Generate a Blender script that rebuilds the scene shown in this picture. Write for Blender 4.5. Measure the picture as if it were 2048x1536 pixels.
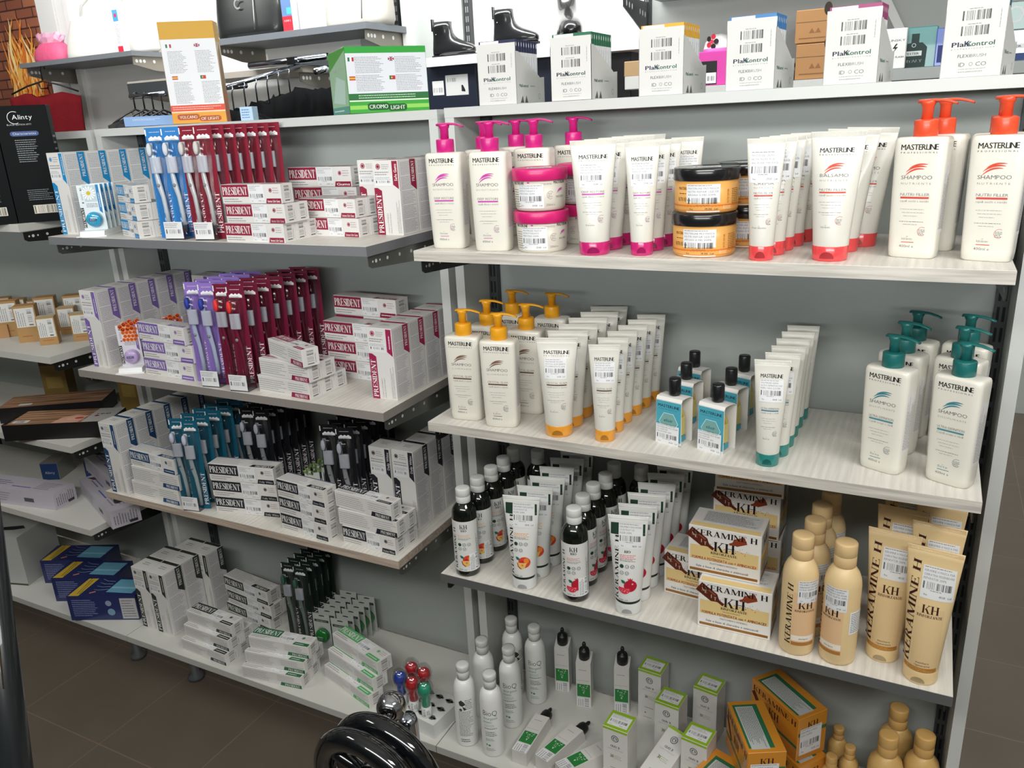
import bpy, bmesh, math, random
from mathutils import Vector, Matrix
from math import sin, cos, pi, radians as rad
random.seed(7)
for o_ in list(bpy.data.objects): bpy.data.objects.remove(o_)
SC = bpy.context.scene
COL = SC.collection

# ---------------------------------------------------------------- camera
CF, CA, CB, CC = 1607.72, 0.3165, -0.4852, -0.0490
CP = Vector((0.847, -1.1671, 1.462))
def cam_axes():
    f = Vector((sin(CB)*cos(CA), cos(CB)*cos(CA), -sin(CA)))
    r = f.cross(Vector((0, 0, 1))).normalized(); u = r.cross(f)
    return cos(CC)*r+sin(CC)*u, -sin(CC)*r+cos(CC)*u, f
AR, AU, AF = cam_axes()
cd = bpy.data.cameras.new('camera'); cam = bpy.data.objects.new('camera', cd); COL.objects.link(cam)
cd.sensor_width = 36; cd.sensor_fit = 'HORIZONTAL'; cd.lens = CF/2048*36; cd.clip_start = .02; cd.clip_end = 60
cam.matrix_world = Matrix(((AR.x, AU.x, -AF.x, CP.x), (AR.y, AU.y, -AF.y, CP.y), (AR.z, AU.z, -AF.z, CP.z), (0, 0, 0, 1)))
SC.camera = cam
def ray(u, v): return AR*((u-1024)/CF)-AU*((v-768)/CF)+AF
def atz(u, v, z):                       # a point of the photo on the level plane z
    q = ray(u, v); return CP+q*((z-CP.z)/q.z)
def aty(u, v, y):                       # a point of the photo on the upright plane y
    q = ray(u, v); return CP+q*((y-CP.y)/q.y)

# ---------------------------------------------------------------- light
vs = SC.view_settings
vs.view_transform = 'Standard'; vs.look = 'None'; vs.gamma = 1; vs.use_curve_mapping = False; vs.exposure = 0.0
wd = bpy.data.worlds.new('world'); SC.world = wd; wd.use_nodes = True
wd.node_tree.nodes['Background'].inputs[0].default_value = (.78, .87, .86, 1)
wd.node_tree.nodes['Background'].inputs[1].default_value = .03
def area(name, loc, aim, sx, sy, e, col=(1, .99, .95)):
    l = bpy.data.lights.new(name, 'AREA'); l.shape = 'RECTANGLE'; l.size = sx; l.size_y = sy; l.energy = e; l.color = col
    o = bpy.data.objects.new(name, l); COL.objects.link(o); o.location = loc
    o.rotation_euler = (Vector(aim)-Vector(loc)).to_track_quat('-Z', 'Y').to_euler(); return o
area('ceiling_lamp_row', (.75, -1.95, 2.3), (.3, .2, .8), 2.4, .22, 36)
area('ceiling_lamp_front', (1.9, -.8, 2.75), (.4, .05, .8), .9, .35, 22)
area('low_front_fill', (.5, -4.4, 1.82), (.2, 0, 1.5), 5.5, .5, 155, (.97, 1, 1))  # added soft fill to lift the upper back panels; no window there
area('ceiling_lamp_back', (-2.0, 1.9, 3.15), (-2.2, 3.2, 2.1), 5.5, .3, 150, (1, 1, .99))
area('ceiling_lamp_back_right', (1.6, 1.5, 3.1), (1.2, 3.2, 1.6), 1.6, .3, 11, (1, 1, .99))
area('left_fill', (-1.9, -1.3, 2.75), (-1.0, 0, .4), .9, .35, 10)  # added fill to brighten the floor and shelves on the left

# ---------------------------------------------------------------- materials
MATS = {}
def lin(c):
    return tuple((x/12.92 if x <= .04045 else ((x+.055)/1.055)**2.4) for x in c)
def hx(h): return lin(tuple(int(h[i:i+2], 16)/255 for i in (0, 2, 4)))
def M(h, rough=.5, metal=0., spec=.5, coat=0., trans=0., kind='', scale=1., alpha=1.):
    """a procedural material; h is an sRGB hex colour"""
    key = (h, rough, metal, spec, coat, trans, kind, scale, alpha)
    if key in MATS: return MATS[key]
    m = bpy.data.materials.new('m_'+(kind or 'plain')+'_'+h); m.use_nodes = True
    nt = m.node_tree; b = nt.nodes['Principled BSDF']; c = hx(h)
    b.inputs['Base Color'].default_value = (*c, 1); b.inputs['Roughness'].default_value = rough
    b.inputs['Metallic'].default_value = metal; b.inputs['Specular IOR Level'].default_value = spec
    b.inputs['Coat Weight'].default_value = coat; b.inputs['Transmission Weight'].default_value = trans
    m.diffuse_color = (*c, 1)
    N, L = nt.nodes.new, nt.links.new
    if kind == 'clear':                 # thin clear plastic: mostly see-through with glossy film
        tr = N('ShaderNodeBsdfTransparent'); tr.inputs[0].default_value = (*c, 1)
        gl = N('ShaderNodeBsdfGlossy'); gl.inputs['Roughness'].default_value = rough
        fr = N('ShaderNodeLayerWeight'); fr.inputs[0].default_value = .35
        ma = N('ShaderNodeMath'); ma.operation = 'MULTIPLY_ADD'; ma.inputs[1].default_value = .2; ma.inputs[2].default_value = alpha
        mx = N('ShaderNodeMixShader'); L(fr.outputs['Fresnel'], ma.inputs[0]); L(ma.outputs[0], mx.inputs[0])
        L(tr.outputs[0], mx.inputs[1]); L(gl.outputs[0], mx.inputs[2]); L(mx.outputs[0], nt.nodes['Material Output'].inputs[0])
    elif kind == 'noise':               # faint unevenness of painted or coated surfaces
        tc = N('ShaderNodeTexCoord'); n = N('ShaderNodeTexNoise'); n.inputs['Scale'].default_value = 14*scale; n.inputs['Detail'].default_value = 5
        r = N('ShaderNodeValToRGB'); r.color_ramp.elements[0].color = (*[x*.86 for x in c], 1); r.color_ramp.elements[1].color = (*[min(1, x*1.08) for x in c], 1)
        L(tc.outputs['Object'], n.inputs['Vector']); L(n.outputs['Fac'], r.inputs[0]); L(r.outputs[0], b.inputs['Base Color'])
    elif kind == 'frost':               # milky translucent plastic
        tr = N('ShaderNodeBsdfTransparent'); mx = N('ShaderNodeMixShader'); mx.inputs[0].default_value = alpha
        L(tr.outputs[0], mx.inputs[1]); L(b.outputs[0], mx.inputs[2]); L(mx.outputs[0], nt.nodes['Material Output'].inputs[0])
    elif kind == 'wood':                # pale grained laminate, fine streaks running into the depth
        tc = N('ShaderNodeTexCoord'); mp = N('ShaderNodeMapping'); mp.inputs['Scale'].default_value = (scale, scale*.05, scale)
        n = N('ShaderNodeTexNoise'); n.inputs['Scale'].default_value = 170; n.inputs['Detail'].default_value = 4; n.inputs['Roughness'].default_value = .65; n.inputs['Distortion'].default_value = .2
        w = N('ShaderNodeTexWave'); w.inputs['Scale'].default_value = 26; w.inputs['Distortion'].default_value = 6; w.inputs['Detail'].default_value = 3; w.inputs['Detail Scale'].default_value = .7
        mx = N('ShaderNodeMix'); mx.data_type = 'FLOAT'; mx.inputs[0].default_value = .12
        r = N('ShaderNodeValToRGB'); r.color_ramp.elements[0].position = .3; r.color_ramp.elements[1].position = .7
        r.color_ramp.elements[0].color = (*[x*.82 for x in c], 1); r.color_ramp.elements[1].color = (*[min(1, x*1.06) for x in c], 1)
        L(tc.outputs['Object'], mp.inputs[0]); L(mp.outputs[0], n.inputs['Vector']); L(mp.outputs[0], w.inputs['Vector'])
        L(n.outputs['Fac'], mx.inputs[2]); L(w.outputs['Fac'], mx.inputs[3]); L(mx.outputs[0], r.inputs[0]); L(r.outputs[0], b.inputs['Base Color'])
    elif kind == 'woodx':
        tc = N('ShaderNodeTexCoord'); mp = N('ShaderNodeMapping'); mp.inputs['Scale'].default_value = (.05*scale, scale, scale)
        n = N('ShaderNodeTexNoise'); n.inputs['Scale'].default_value = 160; n.inputs['Detail'].default_value = 4
        r = N('ShaderNodeValToRGB'); r.color_ramp.elements[0].position = .35; r.color_ramp.elements[1].position = .65
        r.color_ramp.elements[0].color = (*[x*.72 for x in c], 1); r.color_ramp.elements[1].color = (*[min(1, x*1.08) for x in c], 1)
        L(tc.outputs['Object'], mp.inputs[0]); L(mp.outputs[0], n.inputs['Vector']); L(n.outputs['Fac'], r.inputs[0]); L(r.outputs[0], b.inputs['Base Color'])
    elif kind == 'tile':                # square floor tiles, thin pale grout
        tc = N('ShaderNodeTexCoord'); mp = N('ShaderNodeMapping'); mp.inputs['Location'].default_value = (.908, .193, 0)
        br = N('ShaderNodeTexBrick'); br.offset = 0; br.squash = 1
        br.inputs['Scale'].default_value = 1; br.inputs['Brick Width'].default_value = .31; br.inputs['Row Height'].default_value = .31
        br.inputs['Mortar Size'].default_value = .0016; br.inputs['Mortar Smooth'].default_value = .2
        n = N('ShaderNodeTexNoise'); n.inputs['Scale'].default_value = 5; n.inputs['Detail'].default_value = 6
        r = N('ShaderNodeValToRGB'); r.color_ramp.elements[0].color = (*[x*.8 for x in c], 1); r.color_ramp.elements[1].color = (*[x*1.2 for x in c], 1)
        L(tc.outputs['Object'], mp.inputs[0]); L(mp.outputs[0], br.inputs['Vector']); L(tc.outputs['Object'], n.inputs['Vector']); L(n.outputs['Fac'], r.inputs[0])
        L(r.outputs[0], br.inputs['Color1']); L(r.outputs[0], br.inputs['Color2']); br.inputs['Mortar'].default_value = (*hx('7d6a5a'), 1); L(br.outputs['Color'], b.inputs['Base Color'])
    elif kind == 'brick':               # the brick wall printed on the poster
        tc = N('ShaderNodeTexCoord'); mp = N('ShaderNodeMapping'); mp.inputs['Rotation'].default_value = (rad(90), 0, 0)
        br = N('ShaderNodeTexBrick'); br.inputs['Scale'].default_value = 1; br.inputs['Brick Width'].default_value = .2; br.inputs['Row Height'].default_value = .07
        br.inputs['Mortar Size'].default_value = .006
        br.inputs['Color1'].default_value = (*hx('a06448'), 1); br.inputs['Color2'].default_value = (*hx('7a4636'), 1); br.inputs['Mortar'].default_value = (*hx('4a2c26'), 1)
        L(tc.outputs['Object'], mp.inputs[0]); L(mp.outputs[0], br.inputs['Vector']); L(br.outputs['Color'], b.inputs['Base Color'])
    elif kind == 'cloth':
        tc = N('ShaderNodeTexCoord'); n = N('ShaderNodeTexNoise'); n.inputs['Scale'].default_value = 40*scale; n.inputs['Detail'].default_value = 8
        bp = N('ShaderNodeBump'); bp.inputs['Strength'].default_value = .4; bp.inputs['Distance'].default_value = .01
        L(tc.outputs['Object'], n.inputs['Vector']); L(n.outputs['Fac'], bp.inputs['Height']); L(bp.outputs[0], b.inputs['Normal'])
    elif kind == 'hair':                # streaky brown hair printed on a carton
        tc = N('ShaderNodeTexCoord'); mp = N('ShaderNodeMapping'); mp.inputs['Scale'].default_value = (2, 40, 40)
        n = N('ShaderNodeTexNoise'); n.inputs['Scale'].default_value = 3; n.inputs['Detail'].default_value = 5
        r = N('ShaderNodeValToRGB'); r.color_ramp.elements[0].position = .32; r.color_ramp.elements[1].position = .66
        r.color_ramp.elements[0].color = (*hx('2b1812'), 1); r.color_ramp.elements[1].color = (*hx('d8a680'), 1)
        L(tc.outputs['Object'], mp.inputs[0]); L(mp.outputs[0], n.inputs['Vector']); L(n.outputs['Fac'], r.inputs[0]); L(r.outputs[0], b.inputs['Base Color'])
    MATS[key] = m; return m
def ink(h): return M(h, .5, 0, .35)
def pl(h, r=.32): return M(h, r, 0, .5)
BLK, GRY, WHT, PAPER = '1b1b1d', '76757a', 'e8e8e6', 'dddddb'

# ---------------------------------------------------------------- mesh helpers
STEP = {}; KEEP = []
def curved(fn, sx=.003, sy=9.):          # marks a map onto a bent surface: print is diced before it is laid on
    KEEP.append(fn); STEP[id(fn)] = (sx, sy); return fn
def clip(P, ax, lo, hi):
    for k, sg in ((lo, 1), (hi, -1)):
        out = []
        for i in range(len(P)):
            p, q = P[i-1], P[i]; a_, b_ = sg*(p[ax]-k), sg*(q[ax]-k)
            if (a_ >= 0) != (b_ >= 0):
                t = a_/(a_-b_); out.append((p[0]+(q[0]-p[0])*t, p[1]+(q[1]-p[1])*t))
            if b_ >= 0: out.append(q)
        P = out
        if not P: return P
    return P
def dice(vv, ff, sx, sy):
    V = []; F = []
    for f in ff:
        parts = [[vv[i] for i in f]]
        for ax, st in ((0, sx), (1, sy)):
            nx = []
            for P in parts:
                lo, hi = min(p[ax] for p in P), max(p[ax] for p in P); n = int((hi-lo)/st)+1
                if n == 1: nx.append(P); continue
                for k in range(n):
                    q = clip(P, ax, lo+(hi-lo)*k/n, lo+(hi-lo)*(k+1)/n)
                    if len(q) > 2: nx.append(q)
            parts = nx
        for P in parts: b = len(V); V += P; F.append(tuple(range(b, b+len(P))))
    return V, F
class MB:
    def __init__(s): s.v, s.f, s.m, s.s, s.mats = [], [], [], [], []
    def mi(s, m):
        if m not in s.mats: s.mats.append(m)
        return s.mats.index(m)
    def add(s, vs_, fs, m, smooth=False, mat=None):
        if mat is not None: vs_ = [mat @ Vector(p) for p in vs_]
        b = len(s.v); k = s.mi(m); s.v += [tuple(p) for p in vs_]
        for f in fs: s.f.append([b+i for i in f]); s.m.append(k); s.s.append(smooth)
        return s
    def box(s, x0, x1, y0, y1, z0, z1, m, mat=None):
        v = [(x, y, z) for z in (z0, z1) for y in (y0, y1) for x in (x0, x1)]
        return s.add(v, [(0, 2, 3, 1), (4, 5, 7, 6), (0, 1, 5, 4), (2, 6, 7, 3), (0, 4, 6, 2), (1, 3, 7, 5)], m, False, mat)
    def art(s, a, fn):
        st = STEP.get(id(fn))
        for vv, ff, m, lv in a.L:
            if st: vv, ff = dice(vv, ff, *st)
            s.add([fn(x, y, .00012*lv+.00005) for x, y in vv], ff, m)
        return s
    def build(s, name, parent=None):
        me = bpy.data.meshes.new(name); me.from_pydata(s.v, [], s.f)
        for m in s.mats: me.materials.append(m)
        me.polygons.foreach_set('material_index', s.m); me.polygons.foreach_set('use_smooth', s.s)
        me.update(); o = bpy.data.objects.new(name, me); COL.objects.link(o)
        if parent: o.parent = parent
        return o
def loft(rings, cap=(1, 1)):
    n = len(rings[0]); v = [p for r in rings for p in r]; f = []
    for i in range(len(rings)-1):
        for j in range(n): f.append((i*n+j, i*n+(j+1) % n, (i+1)*n+(j+1) % n, (i+1)*n+j))
    if cap[0]: f.append(tuple(range(n-1, -1, -1)))
    if cap[1]: f.append(tuple((len(rings)-1)*n+j for j in range(n)))
    return v, f
def lathe(prof, n=32, cap=(1, 1)):
    return loft([[(r*cos(2*pi*j/n), r*sin(2*pi*j/n), z) for j in range(n)] for r, z in prof], cap)
def sup(a, b, z, e=2., n=40, cx=0, cy=0):
    out = []
    for j in range(n):
        t = 2*pi*j/n; c, s_ = cos(t), sin(t)
        out.append((cx+a*math.copysign(abs(c)**(2/e), c), cy+b*math.copysign(abs(s_)**(2/e), s_), z))
    return out
def tube(pts, r, n=8, cap=(1, 1)):
    pts = [Vector(p) for p in pts]; rings = []; up = Vector((0, 0, 1))
    rr = r if isinstance(r, (list, tuple)) else [r]*len(pts)
    for i, p in enumerate(pts):
        d = (pts[min(i+1, len(pts)-1)]-pts[max(i-1, 0)]).normalized()
        a = d.cross(up if abs(d.z) < .95 else Vector((1, 0, 0))).normalized(); b = d.cross(a)
        rings.append([p+(a*cos(2*pi*j/n)-b*sin(2*pi*j/n))*rr[i] for j in range(n)])
    return loft(rings, cap)

# ---------------------------------------------------------------- lettering
GC = {}
def glyph(ch, off):
    k = (ch, off)
    if k in GC: return GC[k]
    cu = bpy.data.curves.new('g', 'FONT'); cu.body = ch; cu.resolution_u = 2; cu.offset = off
    ob = bpy.data.objects.new('g', cu); COL.objects.link(ob); bpy.context.view_layer.update()
    me = ob.evaluated_get(bpy.context.evaluated_depsgraph_get()).to_mesh()
    v = [(p.co.x, p.co.y) for p in me.vertices]; f = [tuple(q.vertices) for q in me.polygons]
    x0 = min([p[0] for p in v], default=0); x1 = max([p[0] for p in v], default=.3)
    GC[k] = ([(x-x0, y) for x, y in v], f, x1-x0)
    bpy.data.objects.remove(ob); bpy.data.curves.remove(cu); return GC[k]
def arc(cx, cy, ro, rp, ri, rq, a0, a1, n=8):
    """ring sector, outer radii ro,rp inner ri,rq"""
    v = []; f = []
    for i in range(n+1):
        t = rad(a0+(a1-a0)*i/n); v += [(cx+ro*cos(t), cy+rp*sin(t)), (cx+ri*cos(t), cy+rq*sin(t))]
        if i: k = 2*i; f.append((k-2, k, k+1, k-1))
    return v, f
T_, t_, S_ = .17, .06, .06
def R4(x0, y0, x1, y1): return [(x0, y0), (x1, y0), (x1, y1), (x0, y1)], [(0, 1, 2, 3)]
def stem(x, w=T_, s=S_): return [R4(x, 0, x+w, 1), R4(x-s, 0, x+w+s, .05), R4(x-s, .95, x+w+s, 1)]
def dia(x0, y0, x1, y1, w): return [([(x0, y0), (x0+w, y0), (x1+w, y1), (x1, y1)], [(0, 1, 2, 3)])]
def sweep(pts, ws):
    v = []; f = []
    for i, p in enumerate(pts):
        a = pts[max(i-1, 0)]; b = pts[min(i+1, len(pts)-1)]; dx, dy = b[0]-a[0], b[1]-a[1]; l = math.hypot(dx, dy) or 1
        nx, ny = -dy/l*ws[i]/2, dx/l*ws[i]/2; v += [(p[0]+nx, p[1]+ny), (p[0]-nx, p[1]-ny)]
        if i: k = 2*i; f.append((k-2, k-1, k+1, k))
    return v, f
def serif(ch):
    if ch == 'P': return stem(.06)+[arc(.25, .725, .33, .275, .17, .225, -90, 90), R4(.2, .95, .26, 1), R4(.2, .45, .26, .5)], .62
    if ch == 'R': return stem(.06)+[arc(.25, .745, .32, .255, .16, .205, -90, 90), R4(.2, .95, .26, 1), R4(.2, .49, .26, .54)]+dia(.54, 0, .3, .5, .18)+[R4(.5, 0, .78, .05)], .78
    if ch == 'B': return stem(.06)+[arc(.25, .755, .3, .245, .14, .2, -90, 90), arc(.25, .265, .35, .265, .18, .215, -90, 90), R4(.2, .95, .26, 1), R4(.2, .48, .26, .53), R4(.2, 0, .26, .05)], .64
    if ch == 'E': return stem(.06)+[R4(.2, 0, .62, .05), R4(.2, .95, .58, 1), R4(.2, .48, .45, .53), R4(.57, 0, .62, .22), R4(.53, .8, .58, 1), R4(.42, .38, .47, .63)], .66
    if ch == 'F': return stem(.06)+[R4(.2, .95, .58, 1), R4(.2, .48, .45, .53), R4(.53, .8, .58, 1), R4(.42, .38, .47, .63)], .6
    if ch == 'I': return stem(.06), .3
    if ch == 'D': return stem(.06)+[arc(.25, .5, .43, .5, .26, .45, -90, 90, 12), R4(.2, .95, .26, 1), R4(.2, 0, .26, .05)], .72
    if ch == 'N': return [R4(.08, 0, .13, 1), R4(0, 0, .2, .05), R4(.62, 0, .67, 1), R4(.54, .95, .76, 1)]+dia(.53, 0, .0, 1, .2), .78
    if ch == 'T': return [R4(.25, 0, .42, 1), R4(.17, 0, .5, .05), R4(.02, .95, .65, 1), R4(.02, .76, .07, 1), R4(.6, .76, .65, 1)], .68
    if ch == 'K': return stem(.06)+dia(.25, .42, .66, 1, .07)+dia(.58, 0, .32, .55, .18)+[R4(.55, .95, .82, 1), R4(.52, 0, .84, .05)], .86
    if ch == 'H': return stem(.06)+stem(.56)+[R4(.2, .47, .6, .53)], .82
    if ch == 'A': return dia(.1, 0, .37, 1, .06)+dia(.56, 0, .3, 1, .18)+[R4(.02, 0, .26, .05), R4(.48, 0, .82, .05), R4(.2, .3, .6, .36)], .84
    if ch == 'M': return [R4(.08, 0, .13, 1), R4(0, 0, .22, .05), R4(0, .95, .2, 1), R4(.86, .95, 1.04, 1)]+dia(.4, 0, .08, 1, .18)+dia(.42, 0, .8, 1, .06)+stem(.8), 1.08
    if ch == 'O': return [arc(.4, .5, .38, .5, .2, .45, 0, 360, 20)], .8
    if ch == 'Z': return [R4(.04, .95, .6, 1), R4(.04, 0, .62, .05), R4(.57, 0, .62, .2), R4(.04, .8, .09, 1)]+dia(.04, 0, .4, 1, .2), .68
    if ch == 'S':
        p = [(.5, .8), (.42, .93), (.28, .97), (.14, .9), (.09, .75), (.18, .6), (.34, .5), (.47, .38), (.5, .22), (.4, .08), (.25, .03), (.12, .09), (.05, .24)]
        return [sweep(p, [.05, .05, .06, .1, .15, .18, .19, .18, .15, .09, .06, .05, .05]), R4(.49, .7, .53, 1), R4(.03, 0, .07, .3)], .56
    return [], .4
class Art:
    def __init__(s): s.L = []
    def rect(s, x0, y0, x1, y1, c, lv=1, n=1):
        v = []; f = []
        for i in range(n+1):
            x = x0+(x1-x0)*i/n; v += [(x, y0), (x, y1)]
            if i: k = 2*i; f.append((k-2, k, k+1, k-1))
        s.L.append((v, f, ink(c) if isinstance(c, str) else c, lv)); return s
    def poly(s, pts, c, lv=1):
        s.L.append((pts, [tuple(range(len(pts)))], ink(c) if isinstance(c, str) else c, lv)); return s
    def disc(s, x, y, r, c, lv=1, n=16, ry=None):
        return s.poly([(x+r*cos(2*pi*i/n), y+(ry or r)*sin(2*pi*i/n)) for i in range(n)], c, lv)
    def ring(s, x, y, r, w, c, lv=1, a0=0, a1=360):
        v, f = arc(x, y, r, r, r-w, r-w, a0, a1, 20); s.L.append((v, f, ink(c), lv)); return s
    def stroke(s, pts, ws, c, lv=1):
        v, f = sweep(pts, ws); s.L.append((v, f, ink(c), lv)); return s
    def text(s, t, x, y, h, c, w=None, lv=2, font='sans', al='l', rot=0, track=.1, slant=0):
        """x,y lower left (or centre with al='c'); h cap height; w fits the width; rot=1 reads upward, -1 downward"""
        V = []; F = []; cx = 0
        for ch in t:
            if ch == ' ': cx += .35; continue
            if font == 'serif':
                gl, wd_ = serif(ch)
                for v, f in gl:
                    b = len(V); V += [(cx+a, q) for a, q in v]; F += [tuple(b+i for i in k) for k in f]
                cx += wd_+track*.2
            else:
                v, f, wd_ = glyph(ch, {'sans': 0, 'bold': 0, 'thin': -.012}[font])
                if font == 'bold': b = len(V); V += [(cx+a+.035, q/.73) for a, q in v]; F += [tuple(b+i for i in k) for k in f]
                b = len(V); V += [(cx+a, q/.73) for a, q in v]; F += [tuple(b+i for i in k) for k in f]
                cx += wd_+track
        cx = max(cx-track, .1); kx = (w/cx) if w else h*.73 if font != 'serif' else h
        tw = cx*kx; V = [(a*kx+q*h*slant, q*h) for a, q in V]
        if al == 'c': V = [(a-tw/2, q) for a, q in V]
        if rot == 1: V = [(-q, a) for a, q in V]
        if rot == -1: V = [(q, -a) for a, q in V]
        s.L.append(([(x+a, y+q) for a, q in V], F, ink(c), lv)); return s
    def para(s, x0, y0, x1, y1, n, c, lv=2, vert=False, rnd=None):
        """n lines of print too small to read: broken dashes"""
        R = random.Random(rnd or n*31+int(x0*9e4)); v = []; f = []
        for i in range(n):
            if vert:
                xx = x0+(x1-x0)*(i+.5)/n; th = (x1-x0)/n*.34; a = y0; e = y1-(y1-y0)*R.random()*.3
            else:
                xx = y0+(y1-y0)*(i+.5)/n; th = (y1-y0)/n*.34; a = x0; e = x1-(x1-x0)*R.random()*.3
            while a < e:
                l = min(e-a, R.uniform(.0015, .0055)); b = len(v)
                v += [(xx-th/2, a), (xx+th/2, a), (xx+th/2, a+l), (xx-th/2, a+l)] if vert else [(a, xx-th/2), (a+l, xx-th/2), (a+l, xx+th/2), (a, xx+th/2)]
                f.append((b, b+1, b+2, b+3)); a += l+.0008
        s.L.append((v, f, ink(c), lv)); return s
    def bars(s, x0, y0, x1, y1, c=BLK, lv=2, vert=False, n=30):
        R = random.Random(5); v = []; f = []; a = 0
        L_ = (y1-y0) if vert else (x1-x0); u = L_/n
        for i in range(n):
            if R.random() < .72:
                wd_ = u*R.choice((.35, .5, .75)); b = len(v); p = i*u
                v += [(x0, y0+p), (x1, y0+p), (x1, y0+p+wd_), (x0, y0+p+wd_)] if vert else [(x0+p, y0), (x0+p+wd_, y0), (x0+p+wd_, y1), (x0+p, y1)]
                f.append((b, b+1, b+2, b+3))
        s.L.append((v, f, ink(c), lv)); return s
def sticker(x, y, w, h, lines=('',), price='', n=6, lv=3, art=None, quick=False):
    """white price label: three lines of print, a bar code, the price"""
    a = art or Art(); r = .0015
    a.L.append(([(x+w*i/n, y+h*k) for i in range(n+1) for k in (0, 1)], [(2*i, 2*i+2, 2*i+3, 2*i+1) for i in range(n)], ink('e2e3e5'), lv))
    if quick:
        a.para(x+.05*w, y+.62*h, x+.95*w, y+.93*h, 3, '8a8a90', lv+1); a.bars(x+.08*w, y+.3*h, x+.9*w, y+.55*h, '2a2a30', lv+1, n=22)
        return a
    a.para(x+.04*w, y+.93*h, x+.96*w, y+.98*h, 1, '55555a', lv+1)
    for i, t in enumerate(lines):
        a.text(t, x+.05*w, y+(.82-.115*i)*h, .07*h, '85868c', min(.9*w, .046*w*len(t)), lv+1)
    a.bars(x+.06*w, y+.3*h, x+.92*w, y+.52*h, '2a2a30', lv+1, n=36)
    a.para(x+.3*w, y+.24*h, x+.7*w, y+.285*h, 1, '55555a', lv+1)
    a.text('Pret', x+.12*w, y+.09*h, .06*h, '303036', .1*w, lv+1); a.text(price or '29.00', x+.58*w, y+.09*h, .07*h, '303036', .18*w, lv+1); a.text('Lei', x+.84*w, y+.09*h, .065*h, '303036', .1*w, lv+1)
    return a
def swoosh(a, x, y, w, c, lv=2):
    """three wind-blown strokes, starting low on the left and running out to the right"""
    for sx, sy, ex, ey, bl, th in ((0, -.30, .86, .02, .15, .075), (.03, -.12, .95, .13, .15, .085), (.16, .05, 1.0, .24, .10, .07)):
        pts = []; ws = []
        for i in range(15):
            t = i/14; u = 1-(1-t)**2; pts.append((x+w*(sx+(ex-sx)*t), y+w*(sy+(ey-sy)*u*.75+bl*sin(pi*t**.8)*.6+(ey-sy)*.25*t)))
            ws.append(w*th*sin(pi*min(1, t*.96+.02))**.8+.00008)
        a.stroke(pts, ws, c, lv)

# ---------------------------------------------------------------- scene bookkeeping
def empty(name, loc=(0, 0, 0), rz=0):
    o = bpy.data.objects.new(name, None); COL.objects.link(o); o.location = loc; o.rotation_euler = (0, 0, rz); o.empty_display_size = .02; return o
def tag(o, label=None, cat=None, group=None, kind=None):
    if label: o['label'] = label
    if cat: o['category'] = cat
    if group: o['group'] = group
    if kind: o['kind'] = kind
    return o
KIDS = {}
USED = set()
def ptree(root, *parts):
    KIDS[root.name] = parts; return root
def copy_tree(o, parent=None):
    c = o.copy(); COL.objects.link(c)
    if parent: c.parent = parent
    for ch in [k for k in ALLK.get(o, [])]: copy_tree(ch, c)
    return c
ALLK = {}
def freeze(root):                      # remember the children of a finished prototype
    for o in [root]+list(root.children_recursive): ALLK[o] = list(o.children)
    return root
def place(proto, x, y, z, yaw=0, label=None, cat=None, group=None, tilt=(0, 0)):
    """the first call moves the prototype itself, later calls copy it and its parts"""
    if proto not in ALLK: freeze(proto)
    o = proto if proto not in USED else copy_tree(proto)
    USED.add(proto); o.location = (x, y, z); o.rotation_euler = (rad(tilt[0]), rad(tilt[1]), rad(yaw))
    tag(o, label, cat, group); return o
ORD = ['first', 'second', 'third', 'fourth', 'fifth', 'sixth', 'seventh', 'eighth', 'ninth', 'tenth', 'eleventh']
def rowname(desc, k, n, tail=''):
    if k == 0: s = 'foremost '+desc
    elif k == n-1: s = 'rearmost '+desc
    else: s = desc+', '+ORD[k]+' from the front'
    return (s+' '+tail).strip()
# ---------------------------------------------------------------- product builders
def interp(tab, z):
    if z <= tab[0][0]: return tab[0][1:]
    for p, q in zip(tab, tab[1:]):
        if z <= q[0]:
            t = (z-p[0])/(q[0]-p[0]); return tuple(a+(b-a)*t for a, b in zip(p[1:], q[1:]))
    return tab[-1][1:]
def body(tab, m, n=44):
    """tab rows: z, half width, half depth, squareness; returns the mesh and a map from label space onto its front"""
    mb = MB(); v, f = loft([sup(a, b, z, e, n) for z, a, b, e in tab]); mb.add(v, f, m, True)
    def fn(x, z, l):
        a, b, e = interp(tab, z); q = min(abs(x/a), .999); return (x, -b*(1-q**e)**(1/e)-l, z)
    return mb, curved(fn, .003, .007)
def onside(tab):                        # label space on the right-hand side of the body
    def fn(y, z, l):
        a, b, e = interp(tab, z); q = min(abs(y/b), .999); return (a*(1-q**e)**(1/e)+l, y, z)
    return curved(fn, .003, .01)
def cyl(tab):                           # label space wrapped round a turned body, x is arc length
    def fn(x, z, l):
        r = interp(tab, z)[0]; a = x/r; return ((r+l)*sin(a), -(r+l)*cos(a), z)
    return curved(fn, .003, .03)

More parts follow.
